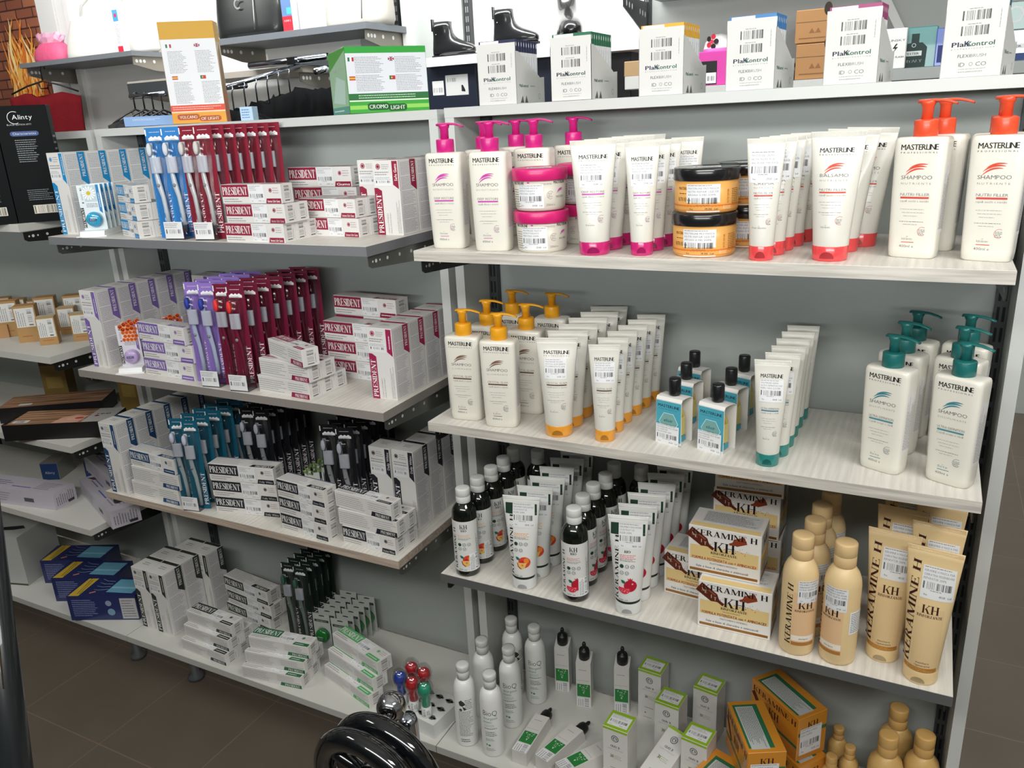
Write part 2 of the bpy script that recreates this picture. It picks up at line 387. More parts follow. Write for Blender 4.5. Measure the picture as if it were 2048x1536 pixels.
def hair_label(a, w, y0, H, acc, dark, prod, sub, line, note, extra, small, vol=None, stick=False, n=8):
    """the front print of the white hair-care line; w usable width, y0 base, H height of the print zone"""
    Y = lambda f: y0+H*(1-f)
    if not stick or stick == 'mid': a.text('MASTERLINE', 0, Y(.075), .05*H, BLK, w, 2, 'bold', 'c', track=.04); a.text('PROFESSIONAL', 0, Y(.105), .014*H, '3a3a3c', w, 2, al='c', track=.5)
    if not stick:
        swoosh(a, -w*.32, Y(.245), w*.6, acc)
    if stick != 'mid':
        a.text(prod, 0, Y(.33) if stick != 'top' else Y(.37), .036*H, '38383a', w*.84, 2, 'thin', 'c'); a.text(sub, 0, Y(.375) if stick != 'top' else Y(.41), .018*H, '77777a', w*.82, 2, 'thin', 'c', track=.4)
    a.text(line, 0, Y(.475), .026*H, '5d5d60', w*.8, 2, 'thin', 'c')
    a.rect(-w*.39, Y(.5), w*.39, Y(.483), dark, 2, n)
    a.text(note, 0, Y(.53), .02*H, '88888b', w*.78, 2, 'thin', 'c', track=.03)
    for i in range(3): a.para(-w*(.36-.05*i), Y(.6+.03*i), w*(.38-.05*i), Y(.588+.03*i), 1, '9a9a9c', rnd=i)
    a.para(-w*.36, Y(.71), w*.4, Y(.7), 1, '4a4a4c'); a.para(-w*.25, Y(.735), w*.2, Y(.725), 1, '8a8a8c')
    a.ring(w*.3, Y(.79), w*.13, w*.01, acc, 2, 60, 290)
    a.para(w*.2, Y(.825), w*.38, Y(.77), 4, '66666a')
    a.text(small, -w*.1, Y(.87), .022*H, '6a6a6c', w*(.3 if stick != 'top' else .62), 2, 'thin', 'c'); a.text(extra, -w*.1, Y(.845), .014*H, '6a6a6c', None, 2, 'thin', 'c')
    if vol:
        a.rect(-w*.25, Y(.895), w*.1, Y(.889), dark, 2, 3); a.text(vol, -w*.1, Y(.94), .026*H, '4c4c4e', w*.4, 2, 'thin', 'c')

def pump_bottle(cap, acc, dark, sub, line, note, small):
    r = empty('shampoo_bottle'); m = M('dfdcd1', .3, 0, .5, .3)
    tab = [(0, .0275, .0160, 4), (.002, .0300, .0180, 4), (.012, .0308, .0188, 4.2), (.08, .0322, .0196, 5.2), (.151, .0334, .0200, 5.8), (.1565, .0332, .0198, 5.8), (.1595, .0322, .0190, 5.2), (.1608, .0300, .0170, 4.5), (.1615, .0140, .0120, 2)]
    mb, fn = body(tab, m); a = Art(); hair_label(a, .046, .006, .15, acc, dark, 'SHAMPOO', sub, line, note, 'con', small, '400ml e')
    mb.art(a, fn); mb.build('bottle_body', r)
    s = MB(); b = Art(); b.rect(-.0125, .035, .0105, .128, 'dcdad8', 1, 3); b.para(-.011, .04, .009, .124, 9, '8d8a8a', 2, True)
    s.art(b, onside(tab)); s.build('side_label', r)
    c = M(cap, .33, 0, .5, .1); q = MB()
    v, f = lathe([(.0146, .1605), (.0151, .1612), (.0151, .1808), (.0147, .1818), (.0128, .1824), (.0086, .1832)], 32); q.add(v, f, c, True); pc = q.build('pump_collar', r)
    q = MB(); v, f = lathe([(.0072, .182), (.0072, .1985), (.0084, .2005), (.0092, .203), (.0090, .2062), (.005, .2078)], 24); q.add(v, f, c, True)
    rings = []
    for t, x in ((0, -.012), (.25, -.004), (.45, .008), (.65, .018), (.85, .028), (1, .035)):
        zc = .2055+.001*sin(t*3)-.0065*max(0, t-.55)**1.5*2.2; wy = .0066-.0030*t; wz = .0024-.0008*t
        rings.append([(x, wy*cos(k), zc+wz*sin(k)) for k in [2*pi*j/12 for j in range(12)]])
    v, f = loft(rings); q.add(v, f, c, True); q.build('pump_nozzle', pc)
    return r

def squeeze_tube(name, H, R, W, cap, capm, artf, stk=None, caph=.021, bodyc='d8d6cd', bodyr=.3, wid=None, stamp=True):
    r = empty(name); m = M(bodyc, bodyr, 0, .5, .15); tab = []
    for i in range(15):
        t = i/14; z = caph+(H-caph)*t; k = min(1, t/.93)
        tab.append((z, R+(W/2-R)*t**1.1, max(.0009, R*(1-k**1.9)), 2+2*max(0, t-.5)))
    tab.insert(0, (caph-.0015, R*.985, R*.985, 2)); mb, fn = body(tab, m, 36)
    a = Art()
    if artf: artf(a)
    mb.art(a, fn)
    for i in range(int(W*900)):                          # ribs of the heat-sealed crimp
        x = -W/2+.001+i*.0011
        if x < W/2-.001: mb.box(x, x+.0004, -.0013, -.0008, H-.007, H-.0008, m)
    mb.build('tube_body', r)
    q = MB(); v, f = lathe([(R*.93, 0), (R*.985, .0012), (R*1.0, .004), (R*1.01, caph-.001), (R*.99, caph)], 32); q.add(v, f, capm, True)
    dk = M(cap, .25, 0, .6, .3)                         # thumb notch and the seam of the flip lid
    for z0, z1, w_ in ((.004, .0135, R*.42),):
        pts = [(w_*cos(t*pi/10), z0+(z1-z0)*sin(t*pi/10)) for t in range(11)]
        nt_ = Art(); nt_.L.append((pts, [tuple(range(11))], M('%02x%02x%02x' % tuple(int(int(cap[k_:k_+2], 16)*.72) for k_ in (0, 2, 4)), .2), 1)); q.art(nt_, cyl([(0, R*1.006), (.05, R*1.012)]))
    q.build('flip_cap', r)
    if stk:
        s = MB(); s.art(stk, fn); s.build('price_sticker', r)
    return r

def hair_tube(big, cap, acc, dark, prod, sub, line, note, small, names=(), price='', mode='mid'):
    H, R, W = (.173, .0238, .0725) if big else (.1675, .0172, .053)
    w = .044 if big else .032
    def af(a): hair_label(a, w, .03, H-.048, acc, dark, prod, sub, line, note, 'con', small, None, mode if names else False, 6)
    st = None
    if names:
        if mode == 'mid': st = sticker(-.021 if big else -.0165, .104, .038 if big else .034, .034, names, price)
        else: st = sticker(-.0205, .108, .0405, .043, names, price)
    return squeeze_tube('conditioner_tube' if big else 'cream_tube', H, R, W, cap, M(cap, .22, 0, .6, .35), af, st)

def jar(lidc, bodym, artf, stk, lidm, R0, R1, H, lid, Rl, name='mask_jar', topst=True):
    r = empty(name); tab = [(0, R0*.92, 0, 0), (.002, R0*.97, 0, 0), (.006, R0, 0, 0), (H-lid, R1, 0, 0)]
    mb = MB(); v, f = lathe([(q[1], q[0]) for q in tab], 56); mb.add(v, f, bodym, True)
    fn = cyl([(z, a, 0) for z, a, _, _ in tab]); a = Art(); artf(a); mb.art(a, fn); mb.build('jar_body', r)
    q = MB(); v, f = lathe([(Rl-.001, H-lid), (Rl, H-lid+.0008), (Rl, H-.0025), (Rl-.0012, H-.0006), (Rl-.004, H-.0002), (Rl-.006, H-.0008), (0.001, H-.0008)], 56); q.add(v, f, lidm, True); ld = q.build('lid', r)
    s = MB(); s.art(stk, fn); s.build('price_sticker', r)
    if topst:
        s = MB(); a = Art(); sticker(-.02, -.022, .04, .03, art=a, quick=True, n=1); s.art(a, lambda x, y, l: (x, y, H-.0007+l)); s.build('lid_sticker', ld)
    return r

def carton(name, w, d, h, m, faces, bevel=.0006, sub='carton', parent=None, root=None):
    """box with printed faces; local origin at the middle of its base, F looks to -y"""
    r = root or empty(name); bm = bmesh.new()
    bmesh.ops.create_cube(bm, size=1, matrix=Matrix.Translation((0, 0, h/2)) @ Matrix.Diagonal((w, d, h, 1)))
    bmesh.ops.bevel(bm, geom=bm.edges[:], offset=bevel, segments=1, affect='EDGES')
    mb = MB(); bm.verts.ensure_lookup_table(); mb.add([p.co[:] for p in bm.verts], [[q.index for q in f.verts] for f in bm.faces], m); bm.free()
    fm = {'F': lambda a, b, l: (-w/2+a, -d/2-l, b), 'B': lambda a, b, l: (w/2-a, d/2+l, b), 'R': lambda a, b, l: (w/2+l, -d/2+a, b),
          'L': lambda a, b, l: (-w/2-l, d/2-a, b), 'T': lambda a, b, l: (-w/2+a, -d/2+b, h+l)}
    st = {}
    for k, a in faces.items():
        if k.startswith('s'): s = MB(); s.art(a, fm[k[1]]); s.build('price_sticker', r)
        else: mb.art(a, fm[k])
    mb.build(sub, r); return r

WB = M('dbd9d6', .45, 0, .4)
def paste_box(c, c2, tab, long_=.165, hh=.038, dd=.045, front='A', stick=True, names=('PRESIDENT', 'TOOTHPASTE')):
    def A(h):
        a = Art(); a.rect(0.001, h*.36, long_*.46, h*.985, c, 1); a.text('PRESIDENT', long_*.02, h*.46, h*.4, WHT, long_*.42, 2, 'serif', track=.05)
        a.para(long_*.03, h*.06, long_*.36, h*.3, 2, '8e8a8e'); a.disc(long_*.83, h*.68, h*.11, c, 1); a.ring(long_*.83, h*.68, h*.08, h*.012, WHT, 2); a.para(long_*.87, h*.5, long_*.98, h*.85, 3, 'b7a0a6')
        a.poly([(long_*.74, .0006), (long_*.99, .0006), (long_*.99, h*.27), (long_*.755, h*.27)], c, 1); a.text(tab, long_*.77, h*.07, h*.13, WHT, long_*.2, 2, 'bold') if tab else a.para(long_*.77, h*.08, long_*.97, h*.2, 1, WHT)
        return a
    def B(h):
        a = Art(); a.para(long_*.02, h*.12, long_*.56, h*.86, 6, 'a9a7ab', 1); a.rect(long_*.575, 0, long_*.58, h, 'd6d4d2', 1); a.para(long_*.6, h*.34, long_*.98, h*.86, 4, 'a9a7ab', 1)
        a.poly([(long_*.64, .0005), (long_*.995, .0005), (long_*.995, h*.3), (long_*.66, h*.3)], c, 1); a.text('PRESIDENT', long_*.72, h*.06, h*.18, WHT, long_*.24, 2, 'serif'); return a
    F, T = (A(hh), B(dd)) if front == 'A' else (B(hh), A(dd))
    T.rect(0.001, dd*.9, long_*.999, dd*.97, c2, 1) if front == 'A' else None
    e = Art(); e.bars(dd*.28, hh*.12, dd*.68, hh*.88, '2a2a2e', 1, True, 26); e.para(dd*.74, hh*.15, dd*.82, hh*.7, 1, '8a8a8a', 1, True)
    e2 = Art(); e2.para(dd*.15, hh*.2, dd*.85, hh*.8, 4, 'a5a5a8', 1)
    fc = {'F': F, 'T': T, 'R': e, 'L': e2}
    if stick:
        s = sticker(long_*.475, hh*.04 if front == 'A' else dd*.1, long_*.25, hh*.9 if front == 'A' else dd*.8, names[:2], '14.00', 1)
        fc['sF' if front == 'A' else 'sT'] = s
    return carton('toothpaste_box', long_, dd, hh, WB, fc)

def wash_box(c, tab, w=.056, d=.056, h=.188, txt='c9c6cc', tabh=1):
    F = Art(); F.poly([(.0006, .0006), (w*.3, .0006), (w*.3, h*.6), (w*.14, h*.64), (.0006, h*.64)], c, 1); F.text('PRESIDENT', w*.25, h*.03, w*.19, WHT, h*.52, 2, 'serif', rot=1)
    F.text('COLLUTORIO', w*.47, h*.03, w*.05, '77757a', h*.27, 2, 'thin', rot=1); F.text('MOUTHWASH', w*.57, h*.03, w*.05, '77757a', h*.27, 2, 'thin', rot=1)
    F.para(w*.8, h*.03, w*.95, h*.5, 3, '9a989e', 1, True)
    F.disc(w*.22, h*.92, w*.09, c, 1); F.ring(w*.22, h*.92, w*.065, w*.01, WHT, 2); F.para(w*.36, h*.88, w*.7, h*.955, 3, '9a989e', 1); F.para(w*.08, h*.8, w*.72, h*.86, 2, '8a888e', 1)
    F.poly([(w*.76, h*.99), (w*.97, h*.99), (w*.97, h*.62), (w*.76, h*.68)], c, 1); F.text(tab, w*.93, h*.73, w*.11, WHT, h*.22, 2, 'bold', rot=1) if tab else F.para(w*.83, h*.72, w*.92, h*.96, 1, WHT, 2, True)
    S = sticker(w*.05, h*.665, w*.68, h*.13, ('', ), '19.00', 1, quick=True)
    R = Art(); dk = '%02x%02x%02x' % tuple(int(int(txt[q:q+2], 16)*.72) for q in (0, 2, 4))
    for i in range(5): R.rect(d*.1, h*(.025+.192*i), d*.9, h*(.21+.192*i), 'dedcde', 1); R.para(d*.12, h*(.03+.192*i), d*.88, h*(.205+.192*i), 9, dk, 2)
    R.poly([(.0004, h*.995), (d*.0+.0012, h*.995), (.0012, h*.6), (.0004, h*.6)], c, 1)
    R.poly([(d*.66, h*.995), (d*.995, h*.995), (d*.995, h*.58), (d*.66, h*.66)], c, 3); R.text('PRESIDENT', d*.9, h*.7, d*.16, WHT, h*.27, 4, 'serif', rot=1)
    T = Art(); T.para(w*.3, d*.35, w*.7, d*.6, 2, '8a888e', 1); T.rect(.0004, d*.8, w*.99, d*.98, c, 1)
    L = Art(); L.para(d*.1, h*.05, d*.9, h*.9, 22, 'a5a3a8', 1)
    return carton('mouthwash_box', w, d, h, WB, {'F': F, 'R': R, 'T': T, 'L': L, 'sF': S})

def brush_pack(c, cd, handle, bristle, label='PRESIDENT', headcap=True, w=.041, h=.222, hand2=None):
    """blister-packed toothbrush standing on a printed card"""
    r = empty('toothbrush_pack'); q = MB(); cm = M(c, .5, 0, .3); back = M('e4e4e4', .5)
    q.box(-w/2, w/2, 0, .0006, 0, h, cm)
    a = Art(); a.rect(-w/2, h*.93, -w/2+.0025, h*.985, 'e8e8ea'); a.para(-w*.28, h*.953, w*.34, h*.968, 1, 'd8c8d0')
    pts = [(-w*.36, h*.885), (w*.36, h*.885), (w*.36, h*.908)]
    pts += [(w*(.3-.6*i/12), h*(.912+.013*abs(sin(i*pi/4)))) for i in range(13)]+[(-w*.36, h*.908)]
    a.poly(pts, 'eeeef0', 1); a.rect(-w/2, h*.86, w/2, h*.872, cd, 1)
    a.text(label, w*.44, h*.05, w*.24, 'e6dfe4', h*.36, 2, 'serif', rot=1)
    q.art(a, lambda x, y, l: (x, -l, y)); q.build('backing_card', r)
    hm = M(handle, .25, 0, .5, .3); b = MB()
    P = [(.004, .014), (.0035, .05), (.001, .085), (-.003, .105), (-.005, .125), (-.007, .15), (-.0085, .172), (-.009, .192)]
    Wd = [.0038, .0045, .005, .0062, .0055, .0026, .0038, .0048]
    b.add(*loft([[(x+wd_*cos(k), -.0085+.0032*sin(k), z) for k in [2*pi*j/10 for j in range(10)]] for (x, z), wd_ in zip(P, Wd)]), hm, True)
    b.add(*lathe([(.0034, 0), (.0036, .001), (.0005, .0014)], 12), M(hand2 or '8b8d90', .5), True, Matrix.Translation((-.004, -.0118, .108)) @ Matrix.Rotation(rad(90), 4, 'X'))
    tb_ = b.build('toothbrush', r)
    bb = MB(); bm_ = M(bristle, .6)
    bb.add(*loft([[(-.0088+a_*cos(k), y, .179+c_*sin(k)) for k in [2*pi*j/12 for j in range(12)]] for y, a_, c_ in ((-.0105, .0050, .0125), (-.0185, .0052, .0128), (-.0195, .0046, .012))]), bm_, True); bb.build('bristles', tb_)
    g = MB(); gm = M('ffffff', .12, kind='clear', alpha=.03)
    zs = [.008, .012, .06, .1, .13, .16, .19, .197, .2]; ws = [.006, .0095, .0105, .0115, .0135, .0155, .0155, .012, .008]; ds = [.003, .013, .015, .016, .018, .0198, .0198, .015, .002]
    g.add(*loft([[(-.002+ww*x_, -.0008-dd*y_, z) for x_, y_ in ((-1, 0), (-.92, .7), (-.7, 1), (.7, 1), (.92, .7), (1, 0))] for z, ww, dd in zip(zs, ws, ds)], (0, 0)), gm, True); g.build('clear_blister', r)
    if headcap:
        k = MB(); k.add(*loft([sup(.0115, .0045, z, 3, 20, -.0015, -.0125) for z in (.132, .134, .162, .1645)]), M('d4d8e4', .2, kind='frost', alpha=.5), True); k.build('travel_cap', r)
    return r

def brush_tray(w=.04, d=.03):
    r = empty('display_tray'); g = MB(); gm = M('e9ecef', .1, kind='clear', alpha=.12)
    g.box(-w/2, w/2, -.001, 0, 0, .034, gm); g.box(-w/2, -w/2+.0008, 0, d, 0, .03, gm); g.box(w/2-.0008, w/2, 0, d, 0, .03, gm); g.box(-w/2, w/2, 0, d, 0, .0008, gm); g.build('clear_tray', r)
    s = MB(); a = sticker(-w/2+.001, .003, w-.002, .034, ('', ), '', 1, quick=True); s.art(a, lambda x, y, l: (x, -.0015-l, y)); s.build('price_sticker', r); return r

def floss_pack(card, disc_c, band, pic, w=.05, h=.094, green=False):
    r = empty('floss_pack'); q = MB(); q.box(-w/2, w/2, 0, .0008, 0, h, M(card, .4)); a = Art()
    if green:
        a.poly([(-w*.12, h*.93), (w*.2, h*.93), (w*.2, h*.955), (w*.04, h*.965), (-w*.12, h*.955)], '2c2e2e'); a.rect(-w*.42, h*.76, w*.42, h*.83, '3a3f3d'); a.text('PRESIDENT', -w*.3, h*.775, h*.035, 'b0b4b0', w*.6, 2, 'serif')
        a.disc(0, h*.5, w*.3, '9aa39c', 1)
    else:
        a.rect(-w*.5, h*.05, -w*.36, h*.5, BLK); a.text('PRESIDENT', -w*.38, h*.06, w*.1, WHT, h*.42, 2, 'serif', rot=1)
        a.bars(-w*.38, h*.6, -w*.3, h*.95, vert=True, n=22); a.poly([(w*.3, h*.42), (w*.42, h*.36), (w*.42, h), (w*.3, h)], band); a.para(w*.33, h*.5, w*.4, h*.85, 1, WHT, 2, True)
        a.para(-w*.22, h*.5, w*.28, h*.6, 3, '707074')
        if pic == 'daisy':
            a.rect(-w*.25, h*.63, w*.3, h*.99, 'b9cbd2', 1)
            for k in range(14): t = 2*pi*k/14; a.poly([(-.002, h*.82), (-.002+.013*cos(t-.15), h*.82+.013*sin(t-.15)), (-.002+.016*cos(t), h*.82+.016*sin(t)), (-.002+.013*cos(t+.15), h*.82+.013*sin(t+.15))], 'eceef0', 2)
            a.disc(-.002, h*.82, .0045, 'c9b428', 3)
        elif pic == 'cells':
            R = random.Random(3)
            for i in range(4):
                for j in range(4):
                    x, y = -w*.2+j*.0085+(i % 2)*.004, h*.64+i*.0085
                    if y < h*.98: a.disc(x, y, .0044, 'c8521c', 2, 10); a.ring(x, y, .0044, .0011, 'f08a44', 3)
    q.art(a, lambda x, y, l: (x, -l, y))
    if pic == 'cells':                          # shaped top edge of the card: a cluster of printed orange tubes
        cm, cm2 = M('e8702e', .35), M('a8380e', .5)
        for x, z in ((-.014, .094), (-.005, .099), (.005, .095), (.013, .1), (-.009, .087), (.002, .088), (.011, .09)):
            q.add(*lathe([(.0056, 0), (.0056, .0022), (.0042, .0024), (.0040, .0012), (.0003, .0011)], 14), cm, True, Matrix.Translation((x, .0014, z)) @ Matrix.Rotation(rad(90), 4, 'X'))
            q.add(*lathe([(.0038, 0), (.0002, .0001)], 12), cm2, True, Matrix.Translation((x, -.0006, z)) @ Matrix.Rotation(rad(90), 4, 'X'))
    if pic == 'leaf':
        R = random.Random(8)
        for i in range(16):
            x, z, a_, l_ = R.uniform(-.018, .02), R.uniform(.078, .105), R.uniform(0, 6.28), R.uniform(.007, .012); ca, sa = cos(a_), sin(a_)
            q.add([(x+l_*u*ca-l_*v_*sa, -.0012-i*.00012, z+l_*u*sa+l_*v_*ca) for u, v_ in ((0, 0), (.35, .25), (.8, .2), (1.1, 0), (.8, -.2), (.35, -.25))], [tuple(range(6))], M(('5f7a3c', '7c9452', '3f5a2c')[i % 3], .5))
    q.build('backing_card', r)
    d = MB(); dm = M(disc_c, .15, 0, .5, .5); R_ = w*(.38 if green else .33); h0 = h; h = h*1.75 if green else h
    d.add(*lathe([(R_, 0), (R_, .008), (R_*.93, .012), (R_*.7, .0145), (.001, .015)], 32), dm, True, Matrix.Translation((0.002, 0, h*.24)) @ Matrix.Rotation(rad(90), 4, 'X'))
    b = Art(); b.rect(-R_*.5, h*.24-R_*.15, R_*.45, h*.24+R_*.15, '3c3a60' if not green else '2f6a35', 1); b.para(-R_*.4, h*.24-R_*.55, R_*.35, h*.24-R_*.2, 3, '9a98b0'); b.text('PRESIDENT', -R_*.4, h*.24-.0012, .0025, 'd8d4ea', R_*.75, 2, 'serif')
    d.art(b, lambda x, y, l: (x+.002, -.0152-l*2, y)); d.build('floss_case', r)
    return r

def turned_bottle(name, prof, m, n, capprof, capm, artf, stk=None, capname='cap', tab=None):
    r = empty(name); mb = MB(); mb.add(*lathe(prof, 40), m, True); tab = tab or [(z, q, 0) for q, z in prof if z > .004]
    fn = cyl(tab); a = Art(); artf(a); mb.art(a, fn); mb.build('bottle_body', r)
    c = MB(); c.add(*lathe(capprof, 32), capm, True); c.build(capname, r)
    if stk: s = MB(); s.art(stk, fn); s.build('price_sticker', r)
    return r
def flip_cap_prof(r, z0, z1): return [(r*.97, z0), (r, z0+.0008), (r, z0+(z1-z0)*.42), (r*.965, z0+(z1-z0)*.44), (r*.965, z0+(z1-z0)*.46), (r, z0+(z1-z0)*.48), (r, z1-.0025), (r*.93, z1-.0006), (r*.75, z1)]

def bio_art(a, fruit, tube_=False, w=.04, z0=.012, H=.13):
    red = fruit == 'pomegranate'
    a.text('KERAMINE H', -w*.36 if tube_ else -w*.42, z0+.004, .0062, BLK, H*.82, 3, 'serif', rot=1)
    Y = lambda f: z0+H*f
    if not tube_: a.text('KH', 0, Y(.855), .009, BLK, .014, 3, 'serif', 'c'); a.text('BIO', 0, Y(.8), .0045, BLK, .0105, 3, 'serif', 'c')
    elif red: a.text('BIO', 0, Y(.64), .0045, BLK, .0105, 3, 'serif', 'c')
    c = 'd8485a' if red else 'e8a04a'
    a.para(-w*.3, Y(.56 if tube_ else .68), w*.36, Y(.62 if tube_ else .74), 3, c); a.para(-w*.3, Y(.53 if tube_ else .63), w*.36, Y(.56 if tube_ else .67), 2, '3f3f42')
    for i, (x, y) in enumerate(((-.22, .47), (0, .47), (.22, .47), (-.22, .385), (0, .385))):
        if i in (0,): a.disc(w*x, Y(y+.07*(not tube_)), w*.085, '24463a', 3)
        else: a.ring(w*x, Y(y+.07*(not tube_)), w*.08, w*.014, '2a2a2c', 3); a.stroke([(w*(x-.035), Y(y+.07*(not tube_))+.001), (w*x, Y(y+.07*(not tube_))-.0016), (w*(x+.035), Y(y+.07*(not tube_))+.0014)], [.0006]*3, '2a2a2c', 3)
    fx, fy, fr = w*.14, Y(.22), w*.26
    if red:
        a.disc(fx, fy, fr, 'b81c33', 4, 22); a.poly([(fx-.003, fy+fr*.9), (fx-.005, fy+fr*1.35), (fx-.0015, fy+fr*1.12), (fx, fy+fr*1.42), (fx+.0015, fy+fr*1.12), (fx+.0045, fy+fr*1.32), (fx+.003, fy+fr*.9)], 'b81c33', 4)
        a.disc(fx+fr*.35, fy+fr*.35, fr*.14, 'f0b0b8', 5, 10)
        cx, cy = fx-fr*.9, fy-fr*.75; pts = [(cx+fr*.95*cos(rad(t)), cy+fr*.2+fr*.85*sin(rad(t))) for t in range(185, 350, 12)]
        a.poly(pts+[(cx+fr*.95, cy+fr*.35), (cx-fr*.9, cy+fr*.45)], 'd9344c', 6)
        R = random.Random(4); v = []; f = []
        for k in range(26):
            x, y = cx+R.uniform(-.7, .75)*fr, cy+R.uniform(-.35, .3)*fr; b = len(v); e = .0005; v += [(x-e, y), (x, y-e), (x+e, y), (x, y+e)]; f.append((b, b+1, b+2, b+3))
        a.L.append((v, f, ink('f4d4d8'), 7))
    else:
        a.disc(fx, fy, fr, 'd84a2c', 4, 22); a.disc(fx+fr*.35, fy+fr*.3, fr*.42, 'e88a3a', 5, 14, fr*.5); a.disc(fx-fr*.3, fy-fr*.1, fr*.5, 'c8283c', 5, 14)
        pts = [(fx+fr*(-.45+.75*cos(rad(t))), fy+fr*(-.25+.95*sin(rad(t)))) for t in range(180, 352, 12)]
        a.poly(pts+[(fx+fr*.45, fy-fr*.1), (fx-fr*1.1, fy-fr*.05)], 'eac06a', 6); a.poly([(fx-fr*1.22, fy-fr*.1), (fx-fr*1.1, fy-fr*.05), (fx-fr*.95, fy-fr*.7), (fx-fr*.4, fy-fr*1.15), (fx-fr*.6, fy-fr*1.2), (fx-fr*1.1, fy-fr*.8)], 'b02a2c', 7)
        a.disc(fx-fr*.3, fy-fr*.5, fr*.2, 'd88a44', 7, 10)
    a.poly([(fx-fr*1.5, fy+fr*.95), (fx-fr*1.3, fy+fr*.45), (fx-fr*.75, fy+fr*.35), (fx-fr*.8, fy+fr*.75), (fx-fr*1.1, fy+fr*.95)], '1f6a4c' if red else '2a6f62', 6)
    a.text('200 ml', -w*.34, Y(.015), .0028, '3a3a3c', .016, 3)

def sphere(r_, cx, cy, cz, m, mb, n=20, k=12, sx=1, sy=1, sz=1):
    rings = []
    for i in range(1, k):
        t = pi*i/k; rings.append([(cx+r_*sx*sin(t)*cos(2*pi*j/n), cy+r_*sy*sin(t)*sin(2*pi*j/n), cz-r_*sz*cos(t)) for j in range(n)])
    mb.add(*loft(rings), m, True)
# ---------------------------------------------------------------- room and gondola
Z = dict(r1=1.255, r2=.9365, r3=.614, b1=1.259, b2=.9407, b3=.6174, a1=1.285, a2=.962, a3=.723, a4=.485, base=.171, top=1.490)
PANEL = M('a4aaa7', .5, kind='noise', scale=.3); FRAME = M('c6c8c6', .45); SHELFW = M('dedad2', .42, kind='wood'); SHELFA = M('d2d1cb', .45)
EDGEW = M('c9c4bb', .45, kind='woodx'); EDGEG = M('75767a', .5); EDGEP = M('b9a99a', .45, kind='woodx'); DARK = M('26292b', .5); SLOT = M('3a3f40', .45); HOLE = M('0c0d0e', .8); STEEL = M('b9bcc0', .25, 1.)
def structure(name, mb): return tag(mb.build(name), kind='structure')
structure('floor', MB().box(-9, 5, -4.5, 3.6, -.05, 0, M('62594e', .4, 0, .4, kind='tile')))
structure('ceiling', MB().box(-9, 5, -4.5, 3.6, 3.3, 3.35, M('d8d8d4', .8)))
structure('aisle_light_block', MB().box(-4, 4, -2.75, -2.35, 0, 1.5, M('3a3d3c', .7)))  # unseen slab added behind the camera to keep low light off the lower shelves
structure('wall_front', MB().box(-9, 5, -4.55, -4.5, 0, 3.3, M('a9a9a5', .8)))
structure('wall_left', MB().box(-9.05, -9, -4.5, 3.6, 0, 3.3, M('a9a9a5', .8)))
structure('wall_right', MB().box(5, 5.05, -4.5, 3.6, 0, 3.3, M('a9a9a5', .8)))

def gondola(x0, x1, label, zt=1.49):
    r = empty('gondola_frame', (0, 0, 0)); tag(r, label, 'shop shelving frame')
    a, b = .0084, .028
    for xa, xb in ((x0+a, x0+b), (x1-b, x1-a)):
        MB().box(xa, xb, .204, .46, 0, zt-.0175, FRAME).build('side_panel', r)
    MB().box(x0+b, x1-b, .321, .336, .16, zt-.0175, PANEL).build('back_panel', r)
    MB().box(x0+a-.0004, x1-a+.0004, .2035, .56, zt-.0175, zt, FRAME).build('top_deck', r)
    for xa in (x0+b+.0005, x1-b-.0195):
        s = MB().box(xa, xa+.019, .305, .3209, .16, zt-.018, SLOT)
        k = .2
        while k < zt-.06:
            for dx in (.0035, .0115): s.box(xa+dx, xa+dx+.004, .3046, .305, k, k+.024, HOLE)
            k += .034
        s.build('slotted_upright', r)
    for xa in (x0+.12, x1-.12): MB().add(*lathe([(.022, 0), (.022, .01), (.012, .02), (.012, .1525)], 16), M('55585a', .5), True, Matrix.Translation((xa, .1, 0))).build('levelling_foot', r)
    return r
gondola(0, 1, 'white metal gondola frame with grey back panel, right section holding shampoo')
gondola(-1, 0, 'white metal gondola frame with grey back panel, middle section holding toothpaste', 1.4885)
gondola(-2, -1, 'white metal gondola frame with grey back panel, leftmost section by the red top', 1.4875)

def bracket(parent, x, z, side, style=0):
    """pressed steel arm below a shelf end"""
    m = M('3b3c3b', .35, .7) if style else M('84857f', .3, .8)
    mb = MB(); pts = [(.012, z-.0205), (.318, z-.0205), (.318, z-.062), (.2, z-.055), (.02, z-.043), (.012, z-.038)]
    v = [(x, p, q) for p, q in pts]+[(x+.002, p, q) for p, q in pts]; n = len(pts)
    mb.add(v, [tuple(range(n)), tuple(range(2*n-1, n-1, -1))]+[(i, (i+1) % n, n+(i+1) % n, n+i) for i in range(n)], m)
    lm = M('c9cbca', .4)
    for y, rr in ((.024, .0022), (.034, .0036), (.046, .0022), (.07, .0034), (.11, .0036), (.15, .0036), (.2, .0034)):
        for sx in (-.0003, .0023): mb.add([(x+sx, y+rr*cos(t*pi/5), z-.031+rr*sin(t*pi/5)) for t in range(10)], [tuple(range(10))], lm)
    mb.build('bracket', parent)
